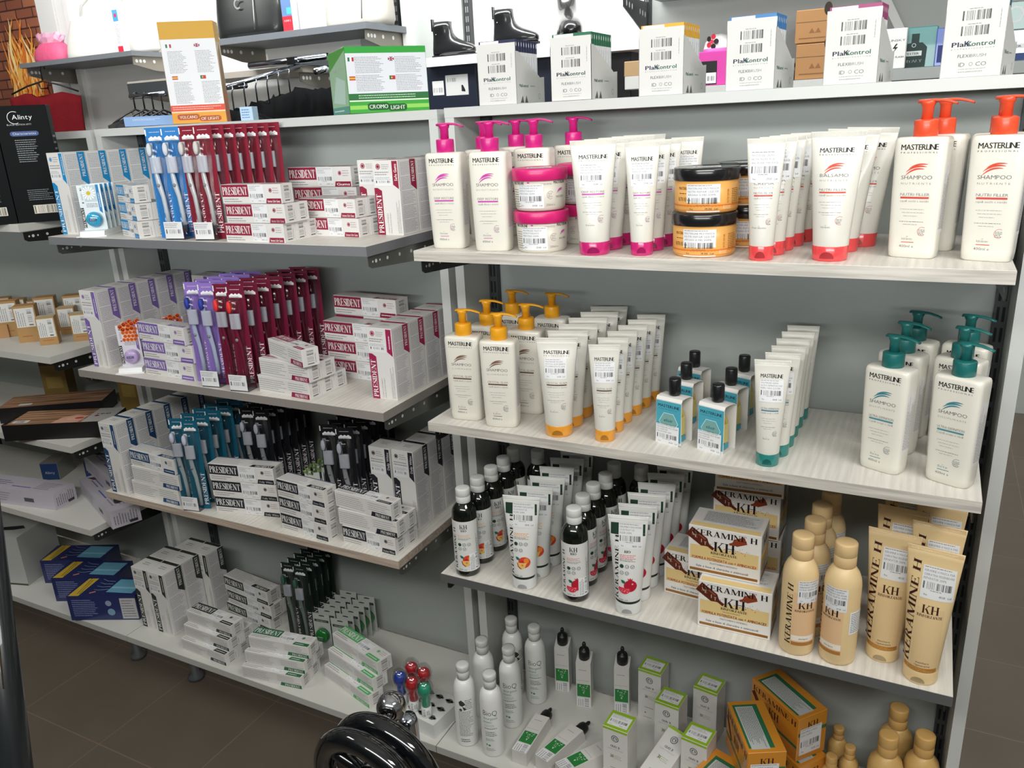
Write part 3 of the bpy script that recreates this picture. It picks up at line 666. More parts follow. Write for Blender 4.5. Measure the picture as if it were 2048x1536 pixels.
def shelf(name, x0, x1, z, top, edge, label, th=.018, style=0, y1=.3035, group=None):
    r = empty(name, (0, 0, 0)); tag(r, label, 'shelf', group)
    mb = MB()
    if y1 > .31: mb.box(x0, x1, .0008, .203, z-th, z, top); mb.box(x0+.0285, x1-.0285, .203, .3035, z-th, z, top)
    else: mb.box(x0, x1, .0008, y1, z-th, z, top)
    mb.box(x0, x1, 0, .0008, z-th, z-.0006, edge); y1 = min(y1, .203) if y1 > .31 else y1; mb.box(x0-.0004, x0, .0, y1, z-th, z-.0004, edge); mb.box(x1, x1+.0004, 0, y1, z-th, z-.0004, edge)
    mb.build('board', r)
    if z > .3:
        bracket(r, x0+.006, z, 0, style); bracket(r, x1-.008, z, 1, style)
    return r
shelf('shelf', .051, .949, Z['r1'], SHELFW, EDGEW, 'pale wood grained shelf, top of the right section, under the pink pump bottles', style=1)
shelf('shelf', .051, .949, Z['r2'], SHELFW, EDGEW, 'pale wood grained shelf, second down in the right section, under the yellow pump bottles', style=1)
shelf('shelf', .051, .949, Z['r3'], SHELFW, M('5a5c5c', .5), 'pale shelf with dark grey edge in the right section, under the dark shampoo bottles', style=1)
shelf('shelf', -.949, -.051, Z['b1'], SHELFW, EDGEG, 'grey edged shelf, top of the middle section, under the light blue toothbrushes')
shelf('shelf', -.949, -.051, Z['b2'], SHELFW, M('8d8782', .5), 'beige edged shelf in the middle section, under the violet mouthwash boxes')
shelf('shelf', -.949, -.051, Z['b3'], SHELFW, EDGEP, 'wood edged shelf in the middle section, under the black toothpaste boxes')
for k, t in (('a1', 'top shelf of the left section, under the dark tall boxes'), ('a2', 'white shelf of the left section, under the small kraft cosmetics boxes'),
             ('a3', 'white shelf of the left section, under the hair appliance cartons'), ('a4', 'white shelf of the left section, under the long white cartons')):
    shelf('shelf', -1.949, -1.051, Z[k], SHELFA, M('c4c3bd', .45), t, style=1)
for x0, t in ((.0012, 'right'), (-.9988, 'middle'), (-1.9988, 'left')):
    shelf('base_shelf', x0, x0+.9976, Z['base'], SHELFA, M('b6b6b1', .45), 'white bottom shelf of the '+t+' section, close above the floor', y1=.3209)

# ---------------------------------------------------------------- right section, top shelf
z = Z['r1']
pink = pump_bottle('c81f7c', 'c03aa0', 'c04aa8', 'RISTRUTTURANTE', 'DEEP RESTORE', 'capelli sfibrati e trattati', 'Keratina')
for k, (x, y, yw, t) in enumerate(((.102, .046, 6, 'front left corner of the top shelf'), (.194, .034, 6, 'front, just left of the pink lidded jars'), (.128, .135, 4, 'left bottle of the second row'),
                                   (.226, .135, 4, 'right bottle of the second row'), (.152, .215, 2, 'left bottle of the back row'), (.262, .225, 2, 'right bottle of the back row'))):
    place(pink, x, y, z, yw, 'cream shampoo bottle with magenta pump, '+t, 'shampoo bottle', 'magenta pump shampoo bottles')
pj = M('cfcabd', .35)
def pja(a):
    a.text('MASTERLINE', .038, .042, .0048, BLK, .026, 2, 'bold', 'c'); a.text('250ml e', .019, .008, .0038, '6a6a6a', .015, 2, 'thin', 'c'); a.ring(.019, .025, .0062, .0005, 'b06a9a', 2, 40, 300); a.para(.015, .021, .023, .029, 3, '8a8a8a')
    a.para(.004, .041, .024, .044, 2, '8a8a8a'); a.text('MASCHERA', .038, .02, .0036, '48484a', .018, 2, 'thin', 'c'); swoosh(a, .031, .031, .014, 'c03aa0'); a.rect(-.019, .044, -.015, .046, 'c03aa0')
    a.text('MASTERLINE', -.038, .042, .0048, BLK, .026, 2, 'bold', 'c'); a.para(-.052, .006, -.028, .036, 8, '8a8a8a')
pjar = jar('c81f72', pj, pja, sticker(-.037, .005, .045, .037, ('MASTERLINE MASCA', 'RISTRUTTURANTA', 'KERATINA 250ML'), '23.00'), M('d0206f', .35, 0, .5, .1), .0405, .0425, .0665, .019, .0455)
for x, y, dz, yw, t in ((.2745, .052, 0, 26, 'at the shelf front, under another'), (.2738, .0515, .0668, 22, 'stacked on the front jar'), (.311, .152, 0, -34, 'in the second stack, underneath'), (.3105, .153, .0668, 30, 'topmost of the second stack')):
    place(pjar, x, y, z+dz, yw, 'cream hair mask jar with magenta lid, '+t, 'jar', 'magenta lidded jars')
t1 = hair_tube(True, 'c4246f', 'c03aa0', 'c04aa8', 'BALSAMO', 'RISTRUTTURANTE', 'DEEP RESTORE', 'capelli sfibrati e trattati', 'Keratina', ('MASTERLINE BALSAM', 'DEEP RESTORE KERATINA', 'PAR DEGRADAT 200ML'), '21.00')
for k, (x, y) in enumerate(((.376, .030), (.379, .082), (.383, .134), (.387, .186), (.39, .238))):
    place(t1, x, y, z, 16, rowname('large white conditioner tube with magenta cap', k, 5, 'beside the jars'), 'conditioner tube', 'large magenta capped tubes')
t2 = hair_tube(False, 'c4246f', 'c03aa0', 'c04aa8', 'CREMA', 'RISTRUTTURANTE', 'DEEP RESTORE', 'capelli sfibrati e trattati', 'Keratina', ('MASTERLINE CREMA DEEP', 'RESTORE KERATINA PAR', 'DEGRADAT 150ML'), '29.00')
for k, (x, y) in enumerate(((.452, .036), (.455, .083), (.459, .128), (.476, .2))):
    place(t2, x, y, z, 16, rowname('small white cream tube with magenta cap', k, 4, 'left of the orange jars'), 'cream tube', 'small magenta capped tubes')
def oja(a):
    a.rect(-.14, .004, .14, .0125, 'd9752c', 1, 60); a.text('MASTERLINE', -.036, .034, .0042, '4a3018', .022, 2, 'bold', 'c'); a.text('NUTRI REPAIR', -.036, .0175, .0058, '6a4418', .024, 2, 'sans', 'c'); a.para(-.046, .027, -.026, .03, 1, '6a4418')
    a.para(.024, .006, .04, .011, 3, 'f0d8b0', 2); a.para(.04, .012, .062, .035, 9, '8a5a28', 2); a.text('NUTRI REPAIR', .034, .014, .0035, 'c2661e', .02, 2, 'sans', rot=1)
ojar = jar('1b1a1c', M('dfa458', .32), oja, sticker(-.031, .002, .05, .040, ('MASTERLINE PRO MASCA', 'NUTRI REPAIR ULEI DE', 'ARGAN SI MEI 250ML'), '19.00'), M('1a191b', .22, 0, .5, .3), .0465, .0468, .0645, .0185, .0488)
for x, y, dz, yw, t in ((.542, .062, 0, 12, 'front bottom, under another'), (.5435, .0625, .0648, 15, 'stacked on the front one'), (.585, .163, 0, 22, 'second stack, underneath'), (.584, .162, .0648, 26, 'second stack, on top'), (.612, .262, 0, 10, 'rear stack, underneath'), (.612, .262, .0648, 10, 'rear stack, on top')):
    place(ojar, x, y, z+dz, yw, 'orange hair mask jar with black lid, '+t, 'jar', 'black lidded orange jars')
t3 = hair_tube(False, 'e0494c', 'd2472f', 'c8463a', 'CREMA', 'NUTRIENTE', 'NUTRI FILLER', 'capelli secchi e inariditi', 'Acido Ialuronico', ('MASTERLINE CREMA', 'NUTRI FILLER ACID', 'HIALURONIC PAR FRAGIL'), '29.00', 'top')
for k, (x, y) in enumerate(((.634, .026), (.642, .074), (.648, .118), (.656, .162), (.664, .21))):
    place(t3, x, y, z, 4, rowname('small white cream tube with coral cap', k, 5), 'cream tube', 'small coral capped tubes')
t4 = hair_tube(True, 'e0494c', 'd2472f', 'c8463a', 'BALSAMO', 'NUTRIENTE', 'NUTRI FILLER', 'capelli secchi e inariditi', 'Acido Ialuronico')
for k, (x, y, yw) in enumerate(((.725, .044, -5), (.731, .125, -8), (.752, .18, -8))):
    place(t4, x, y, z, yw, rowname('large white conditioner tube with coral cap', k, 3), 'conditioner tube', 'large coral capped tubes', tilt=(0, 2 if k else 0))
cor = pump_bottle('e4502f', 'd2472f', 'c8463a', 'NUTRIENTE', 'NUTRI FILLER', 'capelli secchi e inariditi', 'Acido Ialuronico')
for x, y, yw, t in ((.829, .088, -14, 'front bottle of the left pair'), (.85, .158, -14, 'behind the front one of the left pair'), (.919, .078, -14, 'front bottle at the right shelf end'), (.921, .15, -12, 'rear bottle at the right shelf end')):
    place(cor, x, y, z, yw, 'cream shampoo bottle with coral pump, '+t, 'shampoo bottle', 'coral pump shampoo bottles')

# ---------------------------------------------------------------- right section, second shelf
z = Z['r2']
yel = pump_bottle('e5a01c', '7a5c4a', '6a4c3e', 'ILLUMINANTE', 'CRYSTAL GLAM', 'capelli spenti e opachi', 'Lino')
for x, y, yw, t in ((.112, .048, 8, 'front left of its shelf'), (.190, .038, 10, 'front right of its cluster'), (.118, .128, 6, 'second row, left'), (.205, .118, 6, 'second row, right'), (.124, .222, 4, 'back row, left'), (.212, .218, 4, 'back row, right')):
    place(yel, x, y, z, yw, 'cream shampoo bottle with yellow pump, '+t, 'shampoo bottle', 'yellow pump shampoo bottles')
t5 = hair_tube(True, 'e39a35', '7a5c4a', '5a4034', 'BALSAMO', 'ILLUMINANTE', 'CRYSTAL GLAM', 'capelli spenti e opachi', 'Lino', ('MASTERLINE BALSAM', 'CRYSTAL GLAM SEMINTE', 'PT LUMINOZITATE 200ML'), '24.00')
for k, (x, y) in enumerate(((.303, .034), (.303, .083), (.302, .132), (.301, .181), (.305, .230), (.306, .279))):
    place(t5, x, y, z, 16, rowname('large white conditioner tube with amber cap', k, 6), 'conditioner tube', 'large amber capped tubes')
t6 = hair_tube(False, 'e39a35', '7a5c4a', '5a4034', 'CREMA', 'ILLUMINANTE', 'CRYSTAL GLAM', 'capelli spenti e opachi', 'Lino', ('MASTERLINE CREMA', 'CRYSTAL GLAM SEMINTE', 'PT LUCIOZITATE 150ML'), '29.00')
for k, (x, y) in enumerate(((.388, .036), (.387, .082), (.387, .128), (.391, .172), (.394, .216), (.398, .258))):
    place(t6, x, y, z, 16, rowname('small white cream tube with amber cap', k, 6), 'cream tube', 'small amber capped tubes')
def elixir():
    r = empty('hair_oil_pack'); wm = M('e4e2de', .4); w, d, h = .048, .036, .082; q = MB()
    pr = [(-d/2, 0), (-d/2, h*.93), (-d*.42, h*.99), (-d*.1, h), (d*.3, h*.985), (d/2, h*.93), (d/2, 0)]
    v = []; f = []
    for i, (y, zz) in enumerate(pr):
        v += [(-w/2, y, zz), (w/2, y, zz)]
        if i: k = 2*i; f.append((k-2, k-1, k+1, k))
    th = .0012; v2 = [(x, y*(1-th/d*2), zz-th*(zz > h*.9)) for x, y, zz in v]; b = len(v)
    f2 = [(a_+b, d_+b, c_+b, b_+b) for a_, b_, c_, d_ in f]; rim = []
    for i in range(len(pr)-1): k = 2*i; rim += [(k, k+2, k+2+b, k+b), (k+1, k+1+b, k+3+b, k+3)]
    q.add(v+v2, f+f2+rim, wm); q.box(-w/2, w/2, -d/2, d/2, 0, .0012, wm)
    a = Art(); a.rect(.0004, .006, w-.0004, h*.91, '4ba3b8'); a.text('MASTERLINE', w/2, h*.78, .0052, '12313a', w*.84, 2, 'bold', 'c'); a.para(w*.1, h*.735, w*.9, h*.75, 1, '1d4a56')
    hexa = lambda rr: [(w/2+rr*cos(rad(60*i)), h*.47+rr*sin(rad(60*i))) for i in range(6)]
    a.poly(hexa(.0185), 'bfe0e2', 2); a.poly(hexa(.0172), '4ba3b8', 3); a.poly(hexa(.0165), '78a8a4', 4); a.text('elisir', w/2, h*.48, .0055, '0d4c66', .017, 5, 'sans', 'c'); a.text('19.3', w/2, h*.38, .004, '0d4c66', .012, 5, 'sans', 'c')
    q.art(a, lambda x, y, l: (-w/2+x, -d/2-l, y)); q.build('sleeve', r)
    s = MB(); s.art(sticker(.001, .001, w-.004, .034, ('MASTERLINE PRO ELISIR', 'CU ULEI DE', 'MACADAMIA 50ML'), '31.00', 1, 3), lambda x, y, l: (-w/2+x, -d/2-.0022+y*.03-l, y-.001)); s.build('price_sticker', r)
    g = MB(); g.add(*loft([sup(.0155, .0125, zz, 4, 28) for zz in (.0015, .05)]+[sup(.0125, .011, .058, 3, 28), sup(.007, .007, .064, 2, 28)]), M('c9b03a', .08, 0, .6, .6, .15), True)
    a = Art(); a.rect(-.0151, .003, .0151, .012, '4ba3b8', 1, 1); a.rect(-.0151+.003, .014, .012, .046, 'd8ca7e', 1); g.art(a, lambda x, y, l: (.0156+l, x*.7, y)); g.build('oil_bottle', r)
    c = MB(); c.add(*lathe([(.0098, .0835), (.0102, .085), (.0102, .109), (.0092, .1115), (.006, .1118)], 28), M('17181a', .28, 0, .5, .2), True); c.add(*lathe([(.0075, .06), (.0075, .084)], 20), M('17181a', .4), True); c.build('cap', r); return r
el = elixir()
for k, (x, y, yw, c_, t) in enumerate(((.499, .068, -16, 'left', 'front'), (.494, .157, -16, 'left', 'middle'), (.489, .232, -16, 'left', 'rear'), (.572, .060, -20, 'right', 'front'), (.573, .150, -20, 'right', 'middle'), (.578, .232, -20, 'right', 'rear'))):
    place(el, x, y, z, yw, 'small blue hair oil pack with black cap, %s one of the %s column' % (t, c_), 'hair oil', 'blue hair oil packs')
t7 = hair_tube(False, '2b8079', '3f7f8c', '4a7d8e', 'CREMA', 'DISCIPLINANTE', 'ULTRA DEFINITION', 'capelli crespi e ribelli', 'Seta', ('MASTERLINE CREMA', 'ULTRA DEFINITION PAR', 'REBEL FARA CLATIRE'), '34.00')
for k, (x, y) in enumerate(((.658, .03), (.666, .073), (.668, .114), (.668, .159), (.669, .205), (.671, .25))):
    place(t7, x, y, z, 8, rowname('small white cream tube with teal cap', k, 6), 'cream tube', 'small teal capped tubes')
tea = pump_bottle('1b6764', '3f7f8c', '4a8a96', 'DISCIPLINANTE', 'ULTRA DEFINITION', 'Capelli crespi e ribelli', 'Seta')
for x, y, yw, c_, t in ((.8195, .073, -24, 'left', 'front'), (.8315, .157, -22, 'left', 'middle'), (.845, .235, -20, 'left', 'rear'), (.9095, .058, -24, 'right', 'front'), (.909, .148, -22, 'right', 'middle'), (.9185, .23, -18, 'right', 'rear')):
    place(tea, x, y, z, yw, 'cream shampoo bottle with teal pump, %s one of the %s column' % (t, c_), 'shampoo bottle', 'teal pump shampoo bottles')

# ---------------------------------------------------------------- right section, third shelf
z = Z['r3']
def kb(fr, name='shampoo_bottle'):
    pr = [(.022, 0), (.0242, .002), (.0248, .006), (.0248, .120), (.0244, .129), (.0235, .138), (.0195, .146), (.0142, .1515), (.0125, .154)]
    def af(a): a.rect(-.034, .013, .034, .121, 'dddedb', 1, 20); a.para(.024, .02, .033, .1, 4, '5a5a5c', 2, True); bio_art(a, fr, False, .042, .014, .107)
    st = Art(); st.rect(.008, .014, .026, .052, 'eceef0', 8, 5); st.bars(.021, .018, .0255, .05, 'b0', 9, True, 26) if 0 else st.bars(.0205, .018, .0252, .05, '2a2a2e', 9, True, 26); st.para(.0095, .016, .019, .05, 4, '77777c', 9, True)
    return turned_bottle(name, pr, M('0e130f', .1, 0, .6, .5), 40, flip_cap_prof(.0142, .154, .1835), M('d9dad8', .35), af, st)
pe = kb('peach'); po = kb('pomegranate')
for k, (x, y) in enumerate(((.097, .030), (.100, .083), (.102, .136), (.103, .188), (.100, .240), (.154, .248))):
    place(pe, x, y, z, (22, 24, 52, 60, 30, 30)[k], ('dark green shampoo bottle with peach label, standing alone behind its row' if k == 5 else rowname('dark green shampoo bottle with peach label', k, 5)), 'shampoo bottle', 'dark peach shampoo bottles')
for k, (x, y) in enumerate(((.328, .032), (.324, .085), (.324, .137), (.330, .188), (.328, .241), (.383, .248))):
    place(po, x, y, z, (16, 80, 75, 60, 40, 30)[k], ('dark green shampoo bottle with pomegranate label, standing alone behind its row' if k == 5 else rowname('dark green shampoo bottle with pomegranate label', k, 5)), 'shampoo bottle', 'dark pomegranate shampoo bottles')
def kt(fr):
    def af(a):
        a.rect(-.0225, .024, .0225, .0285, '1b2c22', 1, 12); a.rect(-.03, .152, .03, .173, '1d3a2b', 1, 10); bio_art(a, fr, True, .043, .028, .145)
    return squeeze_tube('conditioner_tube', .187, .0232, .0715, 'e6e6e4', M('dcdddc', .18, 0, .5, .4), af, sticker(-.016, .128, .042, .045, ('KERAMINE H BALSAM BIO', 'CU EXTRACT DE', 'RODIE 200ML'), '38.00'), .022, 'e2e3e0', .28)
k1, k2 = kt('peach'), kt('pomegranate')
for k, (x, y) in enumerate(((.223, .030), (.229, .0775), (.233, .1250), (.232, .1725), (.234, .2200), (.236, .2675))):
    place(k1, x, y, z, 12, rowname('white conditioner tube with peach picture', k, 6), 'conditioner tube', 'white tubes with peaches')
for k, (x, y) in enumerate(((.431, .030), (.433, .0775), (.434, .1250), (.438, .1725), (.442, .2200), (.446, .2675))):
    place(k2, x, y, z, 12, rowname('white conditioner tube with pomegranate picture', k, 6), 'conditioner tube', 'white tubes with pomegranates')
def ker_box(w=.122, d=.07, h=.0895):
    F = Art(); F.rect(.0012, .0012, w-.0012, h-.0012, 'e4e1dc', 1); F.rect(w*.03, h*.3, w*.97, h*.6, 'dfc488', 2); F.rect(w*.03, h*.045, w*.97, h*.1, '8a5a1e', 2); F.para(w*.05, h*.055, w*.95, h*.09, 2, 'b08a50', 3)
    def ampoule(x, y, l, r, ang, c, tip=1):
        ca, sa = cos(ang), sin(ang); P = lambda a, b: (x+a*ca-b*sa, y+a*sa+b*ca)
        F.poly([P(0, -r), P(l*.62, -r), P(l*.72, -r*.55), P(l*.8, -r*.3), P(l, -r*.3), P(l, r*.3), P(l*.8, r*.3), P(l*.72, r*.55), P(l*.62, r), P(0, r)], c, 3); F.poly([P(l*.05, r*.45), P(l*.6, r*.45), P(l*.6, r*.75), P(l*.05, r*.75)], '8a4a34', 4)
    ampoule(.001, h*.88, w*.42, h*.105, rad(-34), '5a2214'); ampoule(w*.79, h*.86, -w*.24, h*.075, rad(24), '8a3a1e')
    [F.text(ch_, w*(.05+.043*k_), h*(.79-.04*k_), h*.07, 'd8c8a8', None, 5, 'serif') for k_, ch_ in enumerate('NE IT')]
    R = random.Random(9)
    for i in range(46):
        t = R.random(); xx, yy, e = w*(.33+.56*t)+R.uniform(-.004, .004), h*(.66-.06*t)+R.uniform(-.006, .006), R.uniform(.0003, .0011); F.poly([(xx-e, yy), (xx, yy-e*.7), (xx+e*.8, yy+e*.2), (xx, yy+e)], '4a2a22' if i % 3 else '6a3a30', 3)
    F.text('KERAMINE H', w*.06, h*.83, h*.115, '1f1416', w*.88, 6, 'serif'); F.text('KH', w*.5, h*.53, h*.2, '1f1416', w*.28, 6, 'serif', 'c'); F.text('RINFORZANTE', w*.5, h*.46, h*.05, '2a1c1a', w*.36, 6, 'serif', 'c')
    F.para(w*.35, h*.405, w*.62, h*.43, 1, '6a5a4a', 6); F.text('FORMULA POTENZIATA con + AMINOACIDI', w*.06, h*.31, h*.06, 'c0522a', w*.88, 6, 'bold'); F.text('TRATTAMENTO INTENSIVO', w*.5, h*.235, h*.035, '6a6a6e', w*.38, 6, 'sans', 'c'); F.text('fiale a base di cheratina e aminoacidi', w*.12, h*.14, h*.05, '3a3a3e', w*.72, 6)
    T = Art(); T.rect(w*.03, d*.02, w*.97, d*.22, 'dfc488', 1); T.rect(w*.14, d*.3, w*.93, d*.9, 'c8c8c8', 1); T.para(w*.16, d*.33, w*.91, d*.87, 12, '55555a', 2)
    S = Art(); S.rect(.002, h*.3, d-.002, h*.6, 'dfc488', 1); S.text('KH', d*.5, h*.7, h*.17, '1f1416', d*.4, 2, 'serif', 'c'); S.para(d*.1, h*.1, d*.9, h*.5, 8, '6a5a4a', 2); S.rect(.002, h*.045, d-.002, h*.1, '8a5a1e', 2)
    return carton('treatment_box', w, d, h, M('dfdcd8', .22, 0, .5, .5), {'F': F, 'T': T, 'R': S}, .001)
kb_ = ker_box()
for x, y, dz, yw, t in ((.617, .066, 0, 1, 'front bottom one, under another'), (.5925, .088, .0897, 0, 'lying on top at the front'), (.537, .138, 0, -4, 'behind left, partly hidden'), (.600, .247, 0, 2, 'rear stack, bottom'), (.598, .246, .0897, -2, 'rear stack, middle'), (.600, .236, .1794, 3, 'rear stack, top')):
    place(kb_, x, y, z+dz, yw, 'white and cream hair ampoule box, '+t, 'box', 'cream hair ampoule boxes')
CRM = 'e4c998'
def khs(turn):
    pr = [(.0235, 0), (.0262, .002), (.0275, .007), (.0280, .03), (.0278, .138), (.0265, .148), (.023, .158), (.0175, .1665), (.0145, .1695)]
    def af(a):
        a.rect(-.012, .022, .026, .118, 'e3bd92', 1, 8); a.rect(-.012, .03, .026, .04, 'efe6da', 2, 8); a.rect(-.012, .0215, .026, .028, 'b27a3e', 2, 8); a.text('shampoo', .007, .033, .0032, '4a4a4c', .015, 3, 'sans', 'c')
        a.text('KERAMINE H', -.0135, .022, .0095, '2a1a18', .108, 3, 'serif', rot=1, slant=.2); a.text('KH', .007, .09, .0115, '2a1a18', .022, 3, 'serif', 'c'); a.text('RINFORZANTE', .007, .084, .0038, '2a1a18', .032, 3, 'serif', 'c')
        a.rect(.062, .02, .082, .12, 'd9b37a', 1, 5); a.para(.064, .03, .08, .118, 22, '8a5a28', 2)
    st = sticker(-.006, .1, .036, .04, ('KERAMINE H SAMPON', 'ENERGIZANT PAR FRAGIL', 'EXTRAS VEGETAL 300ML'), '29.00')
    if turn: st.rect(.036, .06, .07, .1, 'eceef0', 3, 8); st.para(.038, .062, .068, .098, 11, '55555a', 4)
    return turned_bottle('shampoo_bottle', pr, M(CRM, .4), 40, flip_cap_prof(.0168, .1695, .2095), M('dcbd8b', .4), af, st)
ks = khs(0)
for k, (x, y) in enumerate(((.7195, .034), (.730, .092), (.734, .150), (.742, .209))):
    place(ks, x, y, z, 14, rowname('cream shampoo bottle with straight cap', k, 4, 'in the left row'), 'shampoo bottle', 'cream shampoo bottles with sticker')
ks2 = khs(1); place(ks2, .7825, .034, z, -40, 'cream shampoo bottle turned aside, showing two white stickers', 'shampoo bottle')
def kta(a):
    a.rect(-.0135, .024, .0225, .13, 'ddc091', 1, 8); a.rect(-.0225, .0235, .0215, .031, 'b27a34', 2, 10); a.para(-.018, .0245, .018, .03, 2, 'd9a860', 3)
    a.text('maschera', .003, .0385, .0034, '4a4034', .018, 3, 'sans', 'c'); a.text('rigenerante', .003, .0335, .0034, '4a4034', .021, 3, 'sans', 'c')
    a.text('KERAMINE H', -.0165, .034, .0105, '3a1c14', .165, 3, 'serif', rot=1, slant=.15); a.text('KH', .004, .122, .013, '3a1c14', .022, 3, 'serif', 'c'); a.text('RINFORZANTE', .004, .1155, .0042, '3a1c14', .034, 3, 'serif', 'c')
kt_ = squeeze_tube('hair_mask_tube', .222, .0245, .0765, CRM, M('e0c594', .38), kta, sticker(-.013, .145, .044, .05, ('KERAMINE H MASCA PAR', 'CHERATINA REGENERARE', 'REPARATOR 200ML'), '49.00'), .0225, CRM, .4)
for x, y, yw, t in ((.9035, .034, -8, 'front, by the shelf end'), (.8475, .068, -6, 'front, second from the shelf end'), (.908, .115, -8, 'behind the foremost one'), (.8555, .155, -6, 'third row, left'), (.912, .2, -6, 'rear row, right'), (.862, .235, -6, 'rear row, left')):
    place(kt_, x, y, z, yw, 'large cream hair mask tube, '+t, 'hair mask tube', 'large cream hair mask tubes')

# ---------------------------------------------------------------- right section, bottom shelf
z = Z['base']
def bq(back):
    pr = [(.020, 0), (.0225, .002), (.0238, .006), (.024, .03), (.0238, .13), (.0232, .145), (.0208, .156), (.0165, .163), (.0128, .166)]
    def af(a):
        if back:
            a.poly([(-.012, .118), (-.006, .124), (0, .119), (.003, .113), (-.004, .108), (-.01, .11)], '3a3a3c', 1); a.poly([(-.004, .108), (.002, .105), (.005, .1), (-.001, .098)], '3a3a3c', 1); a.disc(-.008, .099, .0035, '4a4a4c'); a.para(.002, .1, .018, .125, 6, '4a4a4c'); a.para(-.014, .03, .018, .096, 17, '6a6a6e'); a.para(-.012, .014, .012, .024, 2, '3a3a3c')
        else:
            a.text('BioQ', -.012, .109, .0135, '2c4634', .031, 2, 'thin'); a.text('detergente', -.012, .099, .0068, '6f9c88', .031, 2, 'sans'); a.text('intimo', -.012, .090, .0068, '6f9c88', .018, 2, 'sans')
            a.para(-.011, .08, .016, .087, 2, '9ab5ac'); a.para(-.011, .074, .02, .078, 1, '3a4a44'); a.para(-.009, .056, .018, .069, 3, '5a5a5e'); a.para(-.009, .044, .012, .051, 2, '6a9a7e'); a.disc(-.007, .034, .002, '4a9a5a'); a.disc(-.001, .033, .0026, '4a9a5a'); a.para(-.009, .018, .013, .026, 2, '8a9a90')
    return turned_bottle('intimate_wash_bottle', pr, M('e6e7e5', .32, 0, .5, .2), 40, [(.0135, .166), (.0135, .183), (.0128, .1838), (.0128, .185), (.0142, .186), (.0146, .197), (.0135, .2), (.009, .201)], M('d3d4d2', .35), af)
bf, bk = bq(0), bq(1)
place(bk, .0555, .045, z, 25, 'white wash bottle showing its back label, front left corner of the bottom shelf', 'wash bottle')
place(bf, .122, .042, z, 12, 'white wash bottle with green lettering, foremost one', 'wash bottle', 'white wash bottles')
place(bf, .120, .134, z, 16, 'white wash bottle with green lettering, middle one', 'wash bottle', 'white wash bottles')
place(bf, .138, .226, z, 14, 'white wash bottle with green lettering, rearmost beside the dropper packs', 'wash bottle', 'white wash bottles')
place(bk, .052, .136, z, 62, 'white wash bottle with cow pattern label, behind the left corner one', 'wash bottle'); place(bk, .0765, .232, z, 58, 'white wash bottle with cow pattern label, rearmost by the frame', 'wash bottle')
def serum():
    r = empty('serum_pack'); w, d, h = .034, .033, .122; q = MB(); cm = M('d4d2ce', .45)
    v = [(-w/2, -d/2, 0), (w/2, -d/2, 0), (w/2, d/2, 0), (-w/2, d/2, 0), (-w/2, -d/2, h*.965), (w/2, -d/2, h*.965), (w/2, d/2, h*1.05), (-w/2, d/2, h*1.05)]
    q.add(v, [(3, 2, 1, 0), (0, 1, 5, 4), (1, 2, 6, 5), (2, 3, 7, 6), (3, 0, 4, 7), (4, 5, 6, 7)], cm)
    a = Art(); a.text('BIOTHERAPY', w/2, h*.8, .0032, '6a6a6c', w*.6, 2, 'sans', 'c') if 0 else a.para(w*.2, h*.8, w*.8, h*.825, 1, '6a6a6c')
    a.para(w*.05, h*.57, w*.95, h*.59, 1, '9a9a9c'); a.rect(w*.06, h*.22, w*.94, h*.5, '2a7d3c')
    R = random.Random(2)
    for i in range(60):
        k = R.random(); xx = w*(.5+(R.random()-.5)*.85*(1-k)); yy = h*(.55-.26*k); e = R.uniform(.0005, .001); a.disc(xx, yy, e, 'cfe0cc', 2+(i % 2), 6)
    a.para(w*.06, h*.01, w*.94, h*.2, 6, '8a8c8e'); q.art(a, lambda x, y, l: (-w/2+x, -d/2-l, y))
    q.build('carton', r)
    s = MB(); s.art(Art().rect(w*.04, h*.0, w*.96, h*.2, 'dfe0e2', 4).bars(w*.55, h*.01, w*.85, h*.19, vert=True, lv=5).para(w*.08, h*.01, w*.5, h*.18, 3, '8a8a8e', 5, True), lambda x, y, l: (-w/2+x, -d/2-l, y)); s.build('price_sticker', r)
    c = MB(); c.add(*lathe([(.0115, h*.985), (.0125, h*1.0), (.0125, h*1.14), (.011, h*1.19), (.005, h*1.2), (.0042, h*1.24), (.0045, h*1.29), (.003, h*1.33), (.001, h*1.335)], 24), M('141416', .4), True); c.build('dropper_cap', r); return r
se = serum()
for x, y, t in ((.178, .292, 'left one of the standing three'), (.245, .262, 'middle one of the standing three'), (.330, .280, 'right one of the standing three')):
    place(se, x, y, z, 12, 'white serum pack with black dropper, '+t, 'serum pack', 'standing serum packs')
for x, y, yw, t in ((.1905, .028, 0, 'left one, beside the wash bottles'), (.2415, .030, -16, 'middle one'), (.286, .022, -34, 'right one, pointing to the tall carton')):
    o = place(se, x, y, z+.0168, 0, 'white serum pack lying down, '+t, 'serum pack', 'lying serum packs'); o.rotation_euler = (Matrix.Rotation(rad(yw), 3, 'Z') @ Matrix.Rotation(rad(-90), 3, 'X')).to_euler()
